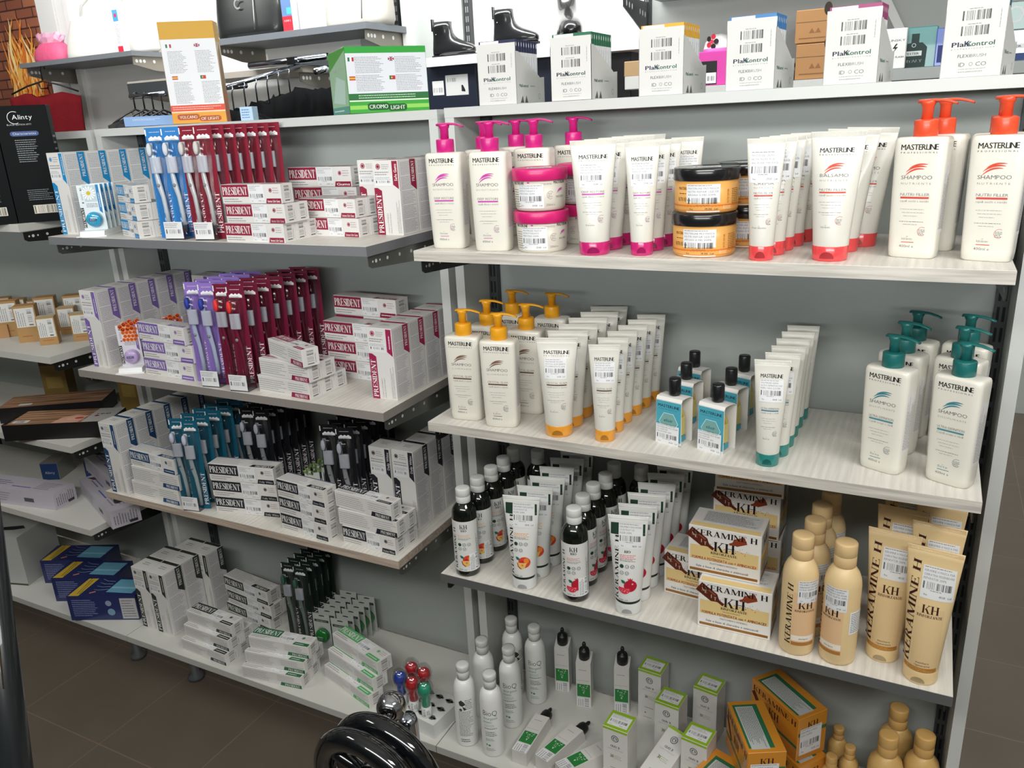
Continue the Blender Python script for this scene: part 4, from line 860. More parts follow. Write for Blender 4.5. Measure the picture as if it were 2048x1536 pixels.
def olio():
    w, d, h = .053, .05, .132; F = Art(); F.rect(.0006, h*.955, w-.0006, h-.0006, '8fb52a', 1); F.disc(w*.5, h*.82, w*.15, '55565a', 1, 20); F.disc(w*.5, h*.82, w*.12, 'cfcfcd', 2, 20); F.disc(w*.5, h*.82, w*.085, '5e5f62', 3, 14); F.poly([(w*.44, h*.82), (w*.52, h*.85), (w*.56, h*.8), (w*.5, h*.79)], 'cfcfcd', 4)
    F.text('OLIO 31', w*.5, h*.655, .0052, '3a3a3e', w*.36, 2, 'bold', 'c'); F.text('CORPO E MASSAGGIO', w*.5, h*.61, .0026, '8a8a8e', w*.66, 2, 'thin', 'c'); F.text('31', w*.3, h*.46, .0075, '7a8a4a', w*.12, 2, 'bold'); F.para(w*.45, h*.44, w*.8, h*.52, 3, 'a9b08a'); F.para(w*.3, h*.25, w*.7, h*.29, 1, '9a9a8e'); F.rect(w*.3, h*.15, w*.36, h*.17, 'a33a2a'); F.para(w*.25, h*.05, w*.75, h*.09, 1, 'a9a98e')
    T = Art(); T.rect(.0006, .0006, w-.0006, d-.0006, '8fb52a', 1); S = sticker(w*.1, d*.16, w*.8, d*.66, ('OLIO 31 MIX 31', 'ULEIURI ESENTIALE'), '39.00', 1, 2, quick=False)
    return carton('body_oil_box', w, d, h, M('d4d3cf', .4), {'F': F, 'T': T, 'sT': S})
ol = olio()
for x, y, yw, t in ((.392, .090, -4, 'foremost one on the left'), (.401, .285, -4, 'rearmost on the left'), (.4655, .200, -6, 'middle one, half behind the front ones'), (.5275, .275, -8, 'rearmost on the right'), (.5445, .120, -8, 'front right, beside the orange boxes')):
    place(ol, x, y, z, yw, 'white body oil box with green top, '+t, 'oil box', 'green topped oil boxes')
o = place(ol, .470, .052, z+.021, 0, 'white body oil box fallen backwards between the front ones', 'oil box'); o.rotation_euler = (Matrix.Rotation(rad(-20), 3, 'Z') @ Matrix.Rotation(rad(-66), 3, 'X')).to_euler(); o.location = (.462, .048, z+.0205)
def orange_box():
    w, d, h = .135, .07, .098; F = Art(); F.text('KERAMINE H', w*.05, h*.78, h*.12, '3a1c14', w*.9, 3, 'serif'); F.rect(.001, h*.3, w-.001, h*.36, '2c6b48'); F.poly([(.002, h*.7), (w*.25, h*.35), (w*.3, h*.42), (w*.08, h*.78)], '5a2214', 2); F.text('KH', w*.5, h*.5, h*.18, '3a1c14', w*.2, 3, 'serif', 'c')
    T = Art(); T.rect(w*.08, d*.08, w*.92, d*.75, '2c6b48'); T.rect(w*.12, d*.14, w*.94, d*.62, 'b9bcba', 2); T.para(w*.14, d*.17, w*.92, d*.6, 10, '5a6060', 3)
    S = Art(); S.text('KH', d*.5, h*.72, h*.14, '3a1c14', d*.34, 2, 'serif', 'c'); S.rect(.001, h*.58, d-.001, h*.66, '2c6b48')
    sk = sticker(d*.08, h*.12, d*.74, h*.62, ('KERAMINE H FIOLE', 'ANTI CADERE'), '55.00', 1)
    return carton('treatment_box', w, d, h, M('d08a2e', .25, 0, .5, .4), {'F': F, 'T': T, 'R': S, 'sR': sk}, .001)
ob_ = orange_box()
for x, y, dz, yw, t in ((.628, .078, 0, -20, 'bottom left'), (.700, .215, 0, -38, 'bottom rear'), (.693, .228, .0985, -40, 'on top, rear one'), (.652, .112, .0985, -62, 'on top, front one with price sticker')):
    place(ob_, x, y, z+dz, yw, 'orange hair ampoule box with green print, '+t, 'box', 'orange ampoule boxes')
def small_bottle(s=1.):
    r = empty('lotion_bottle'); pr = [(.017*s, 0), (.0185*s, .002*s), (.0185*s, .07*s), (.0165*s, .078*s), (.0115*s, .084*s), (.0095*s, .087*s)]
    b = MB(); b.add(*lathe(pr, 28), M('cda766', .4), True); a = Art(); a.rect(-.012*s, .012*s, .014*s, .06*s, 'd6b880', 1, 6); a.text('KH', .001, .044*s, .005*s, '3a1c14', .009*s, 2, 'serif', 'c'); a.para(-.009*s, .018*s, .01*s, .036*s, 4, '7a5a34'); b.art(a, cyl([(q[1], q[0], 0) for q in pr])); b.build('bottle_body', r)
    c = MB(); c.add(*lathe(flip_cap_prof(.0105*s, .087*s, .113*s), 24), M('c9a060', .4), True); c.build('cap', r); return r
sb = small_bottle(); bb_ = small_bottle(1.65)
for x, y, t in ((.787, .272, 'rear one of three'), (.812, .226, 'middle one of three'), (.783, .188, 'front one of three')): place(sb, x, y, z, 10, 'small tan lotion bottle beside the orange boxes, '+t, 'lotion bottle', 'small tan lotion bottles')
for x, y, t in ((.889, .284, 'rear'), (.875, .200, 'front left'), (.935, .226, 'right, by the upright')): place(bb_, x, y, z, 10, 'large tan lotion bottle in the right corner of the bottom shelf, '+t, 'lotion bottle', 'large tan lotion bottles')
# ---------------------------------------------------------------- middle section, top shelf
def stack(proto, x, y, z, yaw, levels, hh, dd, lab, group, dx=(0, 0, 0, 0), yw=(0, 0, 0, 0), dy=0):
    """boxes lying on their long side: levels gives how many boxes lie behind each other on each layer"""
    names = {1: ('',), 2: ('bottom layer', 'top layer'), 3: ('bottom layer', 'middle layer', 'topmost layer'), 4: ('bottom layer', 'second layer', 'third layer', 'topmost layer')}[len(levels)]
    for i, n in enumerate(levels):
        for k in range(n):
            a = rad(yaw+yw[i]); s = dd*1.01*k
            t = '' if n == 1 else (', front one' if k == 0 else ', rear one' if k == n-1 else ', middle one')
            place(proto, x+dx[i]-sin(a)*s, y+cos(a)*s+dy*i, z+i*(hh+.0006), yaw+yw[i], (lab+', '+names[i]+t).rstrip(', '), 'toothpaste box', group)
def brushes(proto, cols, z, yaw, lab, group):
    nm = {1: ('',), 2: ('left column', 'right column')}[len(cols)]
    for c, (x, y0, dy, n, dx) in enumerate(cols):
        for k in range(n):
            t = 'front one' if k == 0 else 'rearmost' if k == n-1 else ORD[k]+' from the front'
            place(proto, x+dx*k, y0+dy*k, z+.001, yaw, ('%s, %s %s' % (lab, nm[c], t)).replace(',  ', ', '), 'toothbrush', group, tilt=(-1.5, 0))
def washrow(proto, pts, z, lab, group):
    n = len(pts)
    for k, (x, y, yw) in enumerate(pts): place(proto, x, y, z, yw, '%s, %s' % (lab, 'foremost' if k == 0 else 'rearmost' if k == n-1 else ORD[k]+' from the front'), 'mouthwash box', group)
z = Z['b1']
LB = '1a86c0'
w1 = wash_box(LB, 'Sensitive', .055, .0545, .182, 'c2d5dc'); washrow(w1, [(-.9195, .064+.0555*k, 0) for k in range(4)]+[(-.919, .286, 0)], z, 'light blue mouthwash box in the left row', 'light blue mouthwash boxes')
def easel(x, y, z, yaw, lab):
    r = MB(); m = M('f0f1f2', .3); pr = [(-.016, 0), (-.012, .012), (.0, .013), (.075, .013), (.075, 0)]; v = [(-.027, a, b) for a, b in pr]+[(.027, a, b) for a, b in pr]; n = len(pr)
    r.add(v, [tuple(range(n-1, -1, -1)), tuple(range(n, 2*n))]+[(i, (i+1) % n, n+(i+1) % n, n+i) for i in range(n)], m)
    r.box(-.033, .033, -.02, .079, 0, .0022, m); o = r.build('floss_stand'); o.location = (x, y, z); o.rotation_euler = (0, 0, rad(yaw)); tag(o, lab, 'stand'); return o
f1 = floss_pack('d8e2e6', '2f9cc4', '1a78b4', 'daisy', .05, .098)
easel(-.822, .028, z, 30, 'white wedge stand holding the floss packs with daisy pictures')
for k in range(4): place(f1, -.822-.0095*k*1., .034+.0185*k*1., z+.0132, 34, rowname('floss pack with daisy picture and blue case', k, 4), 'floss pack', 'daisy floss packs')
p1 = paste_box(LB, '5ab0dc', 'Sensitive', .115, .0365, .034, 'A')
stack(p1, -.697, .044, z, -22, (2, 2, 1), .0365, .034, 'small light blue toothpaste box beside the blue toothbrushes', 'light blue toothpaste boxes', dx=(0, .003, .006))
b1_ = brush_pack('1776bd', '125c98', 'b9c2ca', 'cfd6de'); b2_ = brush_pack('80102a', '620c20', 'b4b4b6', 'd0ccca')
brushes(b1_, [(-.583, .032, .03, 1, 0), (-.541, .036, .03, 1, 0)], z, 24, 'light blue carded toothbrush', 'light blue toothbrushes')
brushes(b2_, [(-.494, .036, .031, 2, 0), (-.453, .036, .0238, 7, .0075)], z, 13, 'crimson carded toothbrush', 'crimson toothbrushes')
tr = brush_tray(.047)
for x, y, zz, yw, t in ((-.545, .010, Z['b1'], 10, 'light blue toothbrushes on the top shelf'), (-.462, .013, Z['b1'], 10, 'crimson toothbrushes'), (-.512, .008, Z['b2'], 8, 'violet toothbrushes'), (-.427, .006, Z['b2'], 8, 'magenta toothbrushes'), (-.645, .004, Z['b3'], 10, 'teal toothbrushes'), (-.388, .150, Z['base'], 0, 'round green floss cases')):
    place(tr, x, y, zz, yw, 'clear tray front with bar code sticker before the '+t, 'tray', 'clear sticker trays')
CR = '8e1f3c'
p2 = paste_box(CR, 'a8304c', 'Intense Safe Gums', .149, .0365, .034, 'A'); stack(p2, -.324, .026, z, 1, (3, 2, 1), .0365, .034, 'small crimson toothpaste box in the front left pile', 'small crimson toothpaste boxes', dx=(0, .009, .006))
stack(p2, -.213, .122, z, -4, (3, 2), .0365, .034, 'small crimson toothpaste box in the pile by the tall boxes', 'small crimson toothpaste boxes', dx=(0, -.004))
p3 = paste_box(CR, 'a8304c', 'Gums', .178, .042, .042, 'A'); stack(p3, -.340, .262, z, -2, (1, 1, 1), .042, .042, 'large crimson toothpaste box in the rear pile', 'large crimson toothpaste boxes', dx=(0, .008, -.002))
w2 = wash_box(CR, 'Safe Gums', .060, .0585, .142, 'd2c4ca'); washrow(w2, [(-.093, .168, 0), (-.093, .228, 0), (-.093, .288, 0)], z, 'crimson mouthwash box at the right shelf end', 'crimson mouthwash boxes on top shelf')
place(w2, -.157, .205, z, 0, 'crimson mouthwash box, left of the row at the shelf end', 'mouthwash box')

# ---------------------------------------------------------------- middle section, second shelf
z = Z['b2']; VI = '7a62a8'
w3 = wash_box(VI, '', .056, .0555, .188, 'cfc6d8'); washrow(w3, [(-.903, .060+.0565*k, 0) for k in range(5)], z, 'violet mouthwash box in the left row', 'violet mouthwash boxes')
place(w3, -.778, .285, z, 0, 'violet mouthwash box standing alone behind the orange floss packs', 'mouthwash box')
easel(-.795, .034, z, 30, 'white wedge stand holding the floss packs with orange tube clusters')
f2 = floss_pack('dcd9e2', 'b9a2d2', '7a62a8', 'cells', .05, .098)
for k, (dx, dy) in enumerate(((0, 0), (-.014, .027), (.012, .1), (-.005, .135))): place(f2, -.797+dx, .040+dy, z+(.0132 if k < 2 else .001), 32, rowname('floss pack with orange tube cluster on top', k, 4), 'floss pack', 'orange topped floss packs')
p4 = paste_box(VI, '9a84c0', '', .165, .041, .04, 'A'); stack(p4, -.663, .048, z, -2, (1, 1, 1), .041, .04, 'violet toothpaste box', 'violet toothpaste boxes', dx=(0, .006, -.004), yw=(0, 1, -3))
b3_ = brush_pack('8d72c0', '6f58a4', 'a9b4cc', '2338a0'); b4_ = brush_pack('6e0e32', '5c0c28', '6a1230', 'e0302c', 'PRESIDENT', True)
brushes(b3_, [(-.556, .036, .034, 5, .0), (-.514, .036, .034, 5, .0)], z, 18, 'violet carded toothbrush', 'violet toothbrushes')
brushes(b4_, [(-.470, .036, .035, 7, .004), (-.426, .030, .035, 7, .004)], z, 16, 'magenta carded toothbrush with red bristles', 'magenta toothbrushes')
p5 = paste_box('8e1c48', 'a8305c', '', .146, .037, .037, 'B'); stack(p5, -.312, .036, z, -4, (3, 2, 1), .037, .037, 'small magenta toothpaste box in the front pyramid', 'magenta toothpaste boxes', dx=(0, .008, .022), yw=(0, -2, -17))
p6 = paste_box('86243f', 'a8305c', '', .176, .0415, .044, 'A'); stack(p6, -.237, .245, z, -3, (1, 1, 1, 1), .0415, .044, 'large crimson toothpaste box behind the pyramid', 'large crimson toothpaste boxes below', dx=(0, .006, -.004, -.006))
stack(p6, -.226, .183, z, -2, (1, 1, 1), .0415, .044, 'large crimson toothpaste box between pyramid and rear pile', 'large crimson toothpaste boxes below', dx=(0, .004, .001))
w4 = wash_box('9a2050', '', .060, .0555, .148, 'd4ccd2'); washrow(w4, [(-.0935, .096, 0), (-.0935, .1525, 0), (-.0935, .209, 0), (-.0935, .2655, 0)], z, 'magenta mouthwash box at the right shelf end', 'magenta mouthwash boxes')

# ---------------------------------------------------------------- middle section, third shelf
z = Z['b3']; NV = '20466e'; BK = '23252f'
w5 = wash_box(NV, '', .056, .0555, .188, 'b9c2c6'); washrow(w5, [(-.900, .034+.0565*k, 0) for k in range(5)], z, 'navy mouthwash box in the left row', 'navy mouthwash boxes')
p7 = paste_box(NV, '4a78a4', '', .165, .0405, .042, 'B', False); stack(p7, -.775, .034, z, -1, (1, 1), .0405, .042, 'navy toothpaste box with small print in front', 'navy toothpaste boxes lying face up', dx=(0, .01))
p8 = paste_box(NV, '4a78a4', '', .165, .0405, .042, 'A'); place(p8, -.768, .036, z+.0822, -3, 'navy toothpaste box on top of its pile, large lettering in front', 'toothpaste box')
b5_ = brush_pack('145a72', '0e4458', '9aa6ac', 'c8cce0'); b6_ = brush_pack('15161c', '0c0d12', '8f9296', 'b8bcc8')
brushes(b5_, [(-.668, .022, .036, 7, .0), (-.628, .022, .036, 7, .0)], z, 20, 'teal carded toothbrush', 'teal toothbrushes')
p9 = paste_box(BK, '2c3a5c', 'Daily White', .172, .0405, .042, 'A'); stack(p9, -.505, .062, z, 11, (1, 1, 1), .0405, .042, 'black toothpaste box in the left pile', 'black toothpaste boxes', dx=(0, -.002, -.004))
brushes(b6_, [(-.562, .138, .028, 6, .0), (-.518, .138, .028, 6, .0)], z, 18, 'black carded toothbrush behind the left pile', 'black toothbrushes')
brushes(b6_, [(-.298, .116, .030, 6, .0), (-.250, .112, .030, 6, .0)], z, 18, 'black carded toothbrush behind the middle pile', 'black toothbrushes in the middle')
f3 = floss_pack('cfd3d0', '8a9a90', '2a2e34', 'leaf', .05, .092)
for k, y in enumerate((.135, .165, .195)): place(f3, -.372, y, z, 10, rowname('floss pack with green leaf picture', k, 3, 'between the black toothbrushes'), 'floss pack', 'green leaf floss packs')
lf = MB()
p10 = paste_box(BK, '2c3a5c', 'Intense White', .14, .0405, .039, 'A'); stack(p10, -.306, .034, z, -4, (2, 2, 1), .0405, .039, 'small black toothpaste box in the middle pile', 'small black toothpaste boxes', dx=(0, .001, .002))
p11 = paste_box(BK, '2c3a5c', '', .155, .037, .034, 'B'); stack(p10, -.1375, .040, z, -2, (2,), .0405, .039, 'small black toothpaste box under the right pile', 'small black toothpaste boxes')
for k in range(2): place(p11, -.138, .040+.036*k, z+.0411, -2, 'black toothpaste box of the right pile, second layer, %s one' % ('front', 'rear')[k], 'toothpaste box')
place(p11, -.146, .042, z+.0787, -5, 'black toothpaste box, topmost of the right pile', 'toothpaste box')
w6 = wash_box(BK, 'Daily White', .056, .0555, .186, 'cfcfd4')
washrow(w6, [(-.110, .155, 0), (-.110, .2115, 0), (-.110, .268, 0)], z, 'black mouthwash box at the right shelf end', 'black mouthwash boxes'); place(w6, -.168, .152, z, 0, 'black mouthwash box left of the row at the shelf end', 'mouthwash box')

# ---------------------------------------------------------------- middle section, bottom shelf
z = Z['base']; GR = '2c332f'
w7 = wash_box(GR, '', .0605, .0605, .188, 'c9c9c9')
for c, x in enumerate((-.9655, -.9035)):
    for k in range(3): place(w7, x+.028*(k == 2), .084+.062*k, z, 0, 'charcoal mouthwash box on the bottom shelf, %s column, %s' % (('left', 'right')[c], ('foremost', 'middle', 'rearmost')[k]), 'mouthwash box', 'charcoal mouthwash boxes')
p12 = paste_box(GR, '5a605c', '', .165, .034, .042, 'B'); stack(p12, -.722, .040, z, -2, (2, 2, 1), .034, .042, 'charcoal toothpaste box in the front pile', 'charcoal toothpaste boxes', dx=(0, .003, .006), dy=.014)
p13 = paste_box(GR, '5a605c', '', .178, .042, .046, 'A'); stack(p13, -.720, .205, z, -6, (2, 2, 1), .042, .046, 'large charcoal toothpaste box in the shaded rear pile', 'large charcoal toothpaste boxes', dx=(0, .01, .005))
b7_ = brush_pack('16261f', '0e1a15', '74807a', '3a6a5c'); brushes(b7_, [(-.556, .186, .025, 5, .0), (-.514, .184, .025, 5, .0)], z, 10, 'dark green carded toothbrush', 'dark green toothbrushes')
f4 = floss_pack('b4bab4', '1d6b2c', '2c332f', '', .05, .105, True)
for c, x in enumerate((-.452, -.392)):
    for k in range(6): place(f4, x, .176+.0225*k, z+.001, 8, 'floss card with round green case, %s column, %s from the front' % (('left', 'right')[c], ORD[k]), 'floss pack', 'green floss cards')
p14 = paste_box('2f6b45', '5a9a70', '', .172, .034, .042, 'B'); stack(p14, -.487, .034, z, 8, (2, 2, 1), .034, .042, 'dark green toothpaste box', 'dark green toothpaste boxes', dx=(0, .003, .008), dy=.015)
p15 = paste_box('5cab6c', '8ac890', '', .178, .036, .043, 'B'); stack(p15, -.285, .082, z, -16, (1, 1, 1), .036, .043, 'light green toothpaste box', 'light green toothpaste boxes', dx=(0, .004, .010), dy=.016)
def brush_display():
    r = empty('brush_display'); w, d, h = .125, .098, .038; q = MB(); m = M('d8dad8', .4)
    q.box(-w/2, w/2, -d/2, d/2, 0, h, m); a = Art(); a.rect(.01, .004, .075, .012, '7fb48c'); a.para(.012, .02, .06, .026, 1, '9a9c9a'); q.art(a, lambda x, y, l: (-w/2+x, -d/2-l, y)); q.build('carton_tray', r)
    hl = MB()
    for i in range(4):
        for j in range(3):
            x, y = -w/2+.019+i*.029, -d/2+.018+j*.031; a = Art()
            a.disc(x, y, .0088, '5c6360', 1, 16, .0072); a.rect(x-.0115, y-.0026, x+.0115, y+.0026, '5c6360', 1); a.disc(x+.002, y-.002, .0035, '3a3f3d', 2, 10); hl.art(a, lambda p, s, l: (p, s, h+l))
    hl.build('holes', r); return r
DX, DY, DYW = -.068, .072, -8
tray_ = place(brush_display(), DX, DY, z, DYW, 'white carton tray with round holes holding the domed pocket brushes', 'display tray')
def pocket(c):
    r = empty('pocket_toothbrush'); q = MB(); q.add(*lathe([(.0092, 0), (.0098, .001), (.0098, .024), (.009, .0245)], 24), M('d9dbda', .4), True)
    a = Art(); a.bars(-.0035, .006, .0, .022, vert=True, n=20); a.para(.002, .008, .008, .02, 2, '6a6a6e', 2, True); q.art(a, cyl([(0, .0098), (.03, .0098)])); q.build('base_sleeve', r)
    b = MB(); m = M(c, .3); b.add(*lathe([(.0078, .0245), (.0082, .03), (.0078, .045), (.0095, .052), (.0118, .058), (.0122, .064), (.0105, .071), (.006, .075), (.001, .0755)], 24), m, True)
    for k in range(5): b.add(*lathe([(.0123, 0), (.0127, .0006), (.0123, .0012)], 24, (0, 0)), m, True, Matrix.Translation((0, 0, .056+.0026*k)))
    b.build('brush_head', r)
    g = MB(); g.add(*lathe([(.0095, .0245), (.0102, .036), (.0118, .044), (.0158, .055), (.0168, .064), (.0152, .075), (.0105, .083), (.004, .0865), (.0005, .087)], 28, (0, 0)), M('ffffff', .06, kind='clear', alpha=.13), True); g.build('clear_dome', r); return r
pk = {c: pocket(c) for c in ('1c3f9e', 'b51522', '1e9a78')}
ca, sa = cos(rad(DYW)), sin(rad(DYW))
for i, j, c, t in ((0, 0, '1c3f9e', 'blue pocket brush under a clear dome'), (1, 0, 'b51522', 'red pocket brush under a clear dome, between blue and green'), (2, 0, '1e9a78', 'green pocket brush under a clear dome'), (0, 1, 'b51522', 'red pocket brush under a clear dome, behind the blue one'), (1, 1, 'b51522', 'red pocket brush under a clear dome, behind right')):
    lx, ly = -.0625+.019+i*.0365, -.049+.018+j*.0385; place(pk[c], DX+lx*ca-ly*sa, DY+lx*sa+ly*ca, z+.0385, 20, t, 'pocket brush').scale = (1.18, 1.18, 1.1)

# ---------------------------------------------------------------- left section
def alinty():
    w, d, h = .108, .062, .262; F = Art(); F.rect(.001, .001, w-.001, h-.001, M('090d0f', .6, 0, .12), 1); F.text('Alinty', w*.32, h*.885, .0105, 'e8eaec', w*.38, 2, 'sans'); F.ring(w*.36, h*.9, .014, .0012, 'e8eaec', 2, 60, 300); F.text('BLACK EDITION 8777', w*.2, h*.835, .0036, 'b8bcc0', w*.46, 2)
    F.poly([(w*.22, h*.755), (w*.26, h*.745), (w*.72, h*.745), (w*.76, h*.755), (w*.76, h*.775), (w*.72, h*.785), (w*.26, h*.785), (w*.22, h*.775)], '3c548c', 2); F.text('Characteristics', w*.27, h*.757, .0052, 'd8dce4', w*.44, 3)
    F.para(w*.28, h*.52, w*.72, h*.72, 11, '8a9094'); F.para(w*.3, h*.19, w*.85, h*.29, 6, '7a8084')
    F.L.append(([(w*.35, h*.075), (w*.85, h*.075), (w*.85, h*.15), (w*.35, h*.15)], [(0, 1, 2, 3)], ink('d8d2c4'), 2)); F.bars(w*.37, h*.08, w*.83, h*.145, '3a3028', 3, n=34)
    L = Art(); L.rect(.001, .001, d-.001, h*.5, '37506c', 1); L.disc(d*.5, h*.3, d*.3, '7a96b4', 2); L.text('ALINTY', d*.1, h*.08, .008, 'a8c0dc', d*.7, 2, 'serif'); L.poly([(d*.1, h*.4), (d*.4, h*.48), (d*.8, h*.36), (d*.6, h*.3)], '4c6a8c', 3)
    return carton('appliance_box', w, d, h, M('090d0f', .6, 0, .12), {'F': F, 'L': L, 'R': Art().para(.01, .03, .05, .2, 12, '8a9094')})
al = alinty(); z = Z['a1']
p = atz(38, 447, z); a = rad(48); ex, ey = (cos(a), sin(a)), (-sin(a), cos(a)); q1 = (p.x+ex[0]*.054+ey[0]*.031, p.y+ex[1]*.054+ey[1]*.031)
place(al, q1[0], q1[1], z, 48, 'tall black appliance box on the top left shelf, right one of two', 'appliance box')
place(al, q1[0]-ex[0]*.1095, q1[1]-ex[1]*.1095, z, 48, 'tall black appliance box on the top left shelf, left one of two', 'appliance box')
def kraft(w, d, h, st, top='b98c5c'):
    F = Art(); F.rect(.001, h*.5, w-.001, h*.56, 'a87848'); F.para(w*.2, h*.14, w*.85, h*.2, 1, 'c04a30')
    s = Art(); s.rect(w*.06, h*st, w*.94, h*.94, 'dcdcda', 3); s.bars(w*.62, h*(st+.04), w*.82, h*.9, vert=True, lv=4, n=24); s.para(w*.1, h*(st+.03), w*.5, h*.9, 4, '8a8a8e', 4, True)
    return carton('cosmetics_box', w, d, h, M('b08a56', .45), {'F': F, 'L': Art().para(.003, .005, d-.003, h*.9, 12, '8a6a48'), 'T': Art().rect(.001, .001, w-.001, d-.001, top), 'sF': s})
z = Z['a2']; kA = kraft(.052, .036, .098, .42); kB = kraft(.044, .03, .074, .28, 'c8bca4'); kC = kraft(.036, .03, .06, .4)
for pr, u, v, yw, t in ((kB, 100, 690, 44, 'small kraft cosmetics box standing foremost'), (kA, 62, 684, 44, 'kraft cosmetics box left of the foremost one'), (kA, 26, 673, 42, 'kraft cosmetics box at the left edge of the photo'), (kA, 101, 664, 44, 'kraft cosmetics box behind the foremost one'), (kB, 166, 682, 40, 'small kraft cosmetics box by the violet mouthwash row'),
                        (kA, 158, 660, 40, 'kraft cosmetics box behind the one by the mouthwash row'), (kB, 140, 668, 40, 'small kraft cosmetics box half hidden at the right'), (kC, 8, 616, 40, 'pale little box in the back row, leftmost'), (kC, 36, 612, 40, 'pale little box in the back row, second'), (kC, 65, 603, 40, 'pale little box in the back row, third'), (kC, 92, 604, 40, 'pale little box in the back row, rightmost')):
    p = atz(u, v, z) if pr is not kC else aty(u, v, .262); q = rad(yw); place(pr, p.x-sin(q)*.017, min(p.y+cos(q)*.017, .285), z, yw, t, 'cosmetics box')
p = atz(-8, 676, z); place(carton('cosmetics_box', .05, .05, .036, M('b5885a', .45), {}, sub='carton'), p.x, p.y+.02, z, 40, 'plain kraft box lying at the left edge', 'cosmetics box')

def flat_carton(w, d, h, topm, frontm, T=None, F=None, R=None, name='appliance_box'):
    r = empty(name); q = MB(); q.box(-w/2, w/2, -d/2, d/2, 0, h-.0004, frontm); q.box(-w/2, w/2, -d/2, d/2, h-.0004, h, topm)
    for a, fn in ((T, lambda x, y, l: (-w/2+x, -d/2+y, h+l)), (F, lambda x, y, l: (-w/2+x, -d/2-l, y)), (R, lambda x, y, l: (w/2+l, -d/2+y, x))):
        if a: q.art(a, fn)
    q.build('carton', r); return r
z = Z['a3']; hair = M('9a6a50', .35, 0, .5, .2, kind='hair')
T = Art(); T.rect(.21, .0, .28, .105, 'b4b2b0'); T.text('real', .225, .055, .012, '26262a', .034, 2, 'bold'); T.rect(.225, .04, .236, .05, '8a2030', 2); T.poly([(.13, .0), (.2, .0), (.208, .05), (.17, .06), (.14, .04)], 'd8a890', 2); T.disc(.178, .03, .02, 'e0b49c', 3, 16, .015); T.disc(.19, .032, .012, 'cc3a4c', 4, 12, .007); T.rect(0, 0, .012, .105, '1a1a1c')
T.L.append(([(.02, .01), (.062, .01), (.062, .03), (.02, .03)], [(0, 1, 2, 3)], ink('d8d8d4'), 3)); T.bars(.03, .013, .05, .027, lv=4)
c1 = flat_carton(.28, .105, .045, hair, M('171315', .4), T); c2 = flat_carton(.28, .105, .045, hair, M('171315', .4), Art().rect(.05, .01, .085, .026, 'd8d8d4', 2))
place(c1, -1.160, .072, z, 27, 'long appliance carton with printed brown hair and lips, front one', 'appliance carton'); place(c2, -1.325, .165, z, 34, 'long appliance carton with printed brown hair, behind', 'appliance carton')
ym = M('7a6432', .5, kind='noise')
tin = flat_carton(.07, .05, .135, ym, ym, F=Art().rect(.012, .05, .058, .085, '8f7a42').rect(0, .12, .07, .135, '4a3c20')); place(tin, -1.115, .262, z, 10, 'tall ochre patterned box behind the hair cartons, right one', 'gift box'); place(tin, -1.42, .24, z, 30, 'tall ochre patterned box behind the hair cartons, left one', 'gift box')
z = Z['a4']; lil = M('bdb8c2', .4)
E_ = Art().para(.006, .006, .036, .05, 9, '6a6a70', 1, True)
def long_white(name='appliance_box'):
    w, d, h = .30, .075, .05; T = Art().para(.04, .02, .12, .05, 3, '6a6a9c').rect(.13, .018, .2, .022, '5a62a8').poly([(.012, .02), (.04, .03), (.05, .045), (.02, .04)], '4a3a3a').para(.21, .015, .28, .06, 5, '8a8a90')
    F = Art().rect(.19, .016, .225, .028, '55555a').para(.02, .01, .16, .04, 4, '9a98a0'); R = Art().para(.008, .006, .042, .068, 9, '6a6a70', 1); R.rect(.004, .045, .012, .066, '3a3a40')
    r = flat_carton(w, d, h, lil, lil, T, F, R); return r
lw = long_white(); place(lw, -1.405, .056, z, 9, 'long white appliance carton lying flat at the shelf edge, left', 'appliance carton')
place(lw, -1.120, .118, z, -22, 'long white appliance carton lying askew towards the shelf corner', 'appliance carton')
place(lw, -1.155, .175, z+.0505, -20, 'long white appliance carton behind, propped on the askew one', 'appliance carton')
sbx = flat_carton(.055, .08, .055, M('8a8480', .4), M('9a9a94', .4), F=Art().rect(.001, .001, .054, .054, '26406e').text('Alinty', .012, .02, .009, 'c8d0dc', .03, 2)); place(sbx, -1.48, .21, z, 25, 'small box with blue end face and pale lettering', 'appliance box'); place(sbx, -1.345, .265, z, 8, 'small dark blue box deep in the shelf', 'appliance box')
z = Z['base']
def mask_box():
    w, d, h = .2, .094, .078; nb = M('232c5e', .3, 0, .5, .3); T = Art(); T.poly([(.004, .002), (.034, .002), (.046, .092), (.016, .092)], 'c8a83c'); T.para(.022, .012, .036, .098, 2, '5a4a20', 2, True); T.poly([(.105, .02), (.185, .012), (.192, .08), (.115, .086)], '6aa6c0', 2); T.poly([(.11, .04), (.188, .034), (.189, .042), (.111, .048)], '8cc0d4', 3)
    for k in range(4): T.stroke([(.105, .035+.013*k), (.08, .03+.016*k), (.062, .034+.018*k)], [.0016, .0012, .0008], '9fb8d0', 3)
    T.poly([(.06, .012), (.075, .02), (.072, .026), (.058, .018)], 'c07a68', 3)
    F = Art(); F.para(.012, .012, .085, .068, 9, '8a94bc'); F.disc(.118, .054, .009, '8a94b0'); F.disc(.122, .026, .011, '7a9ab4'); F.rect(.152, .004, .198, .07, 'b4b4b6'); F.para(.156, .008, .194, .066, 7, '77777c')
    L = Art(); L.text('ALINTY', .045, .018, .012, 'a8b8dc', .045, 2, 'serif'); L.ring(.05, .024, .016, .0012, 'a8b8dc', 2, 90, 300)
    q = flat_carton(w, d, h, nb, nb, T, F); return q
mk = mask_box()
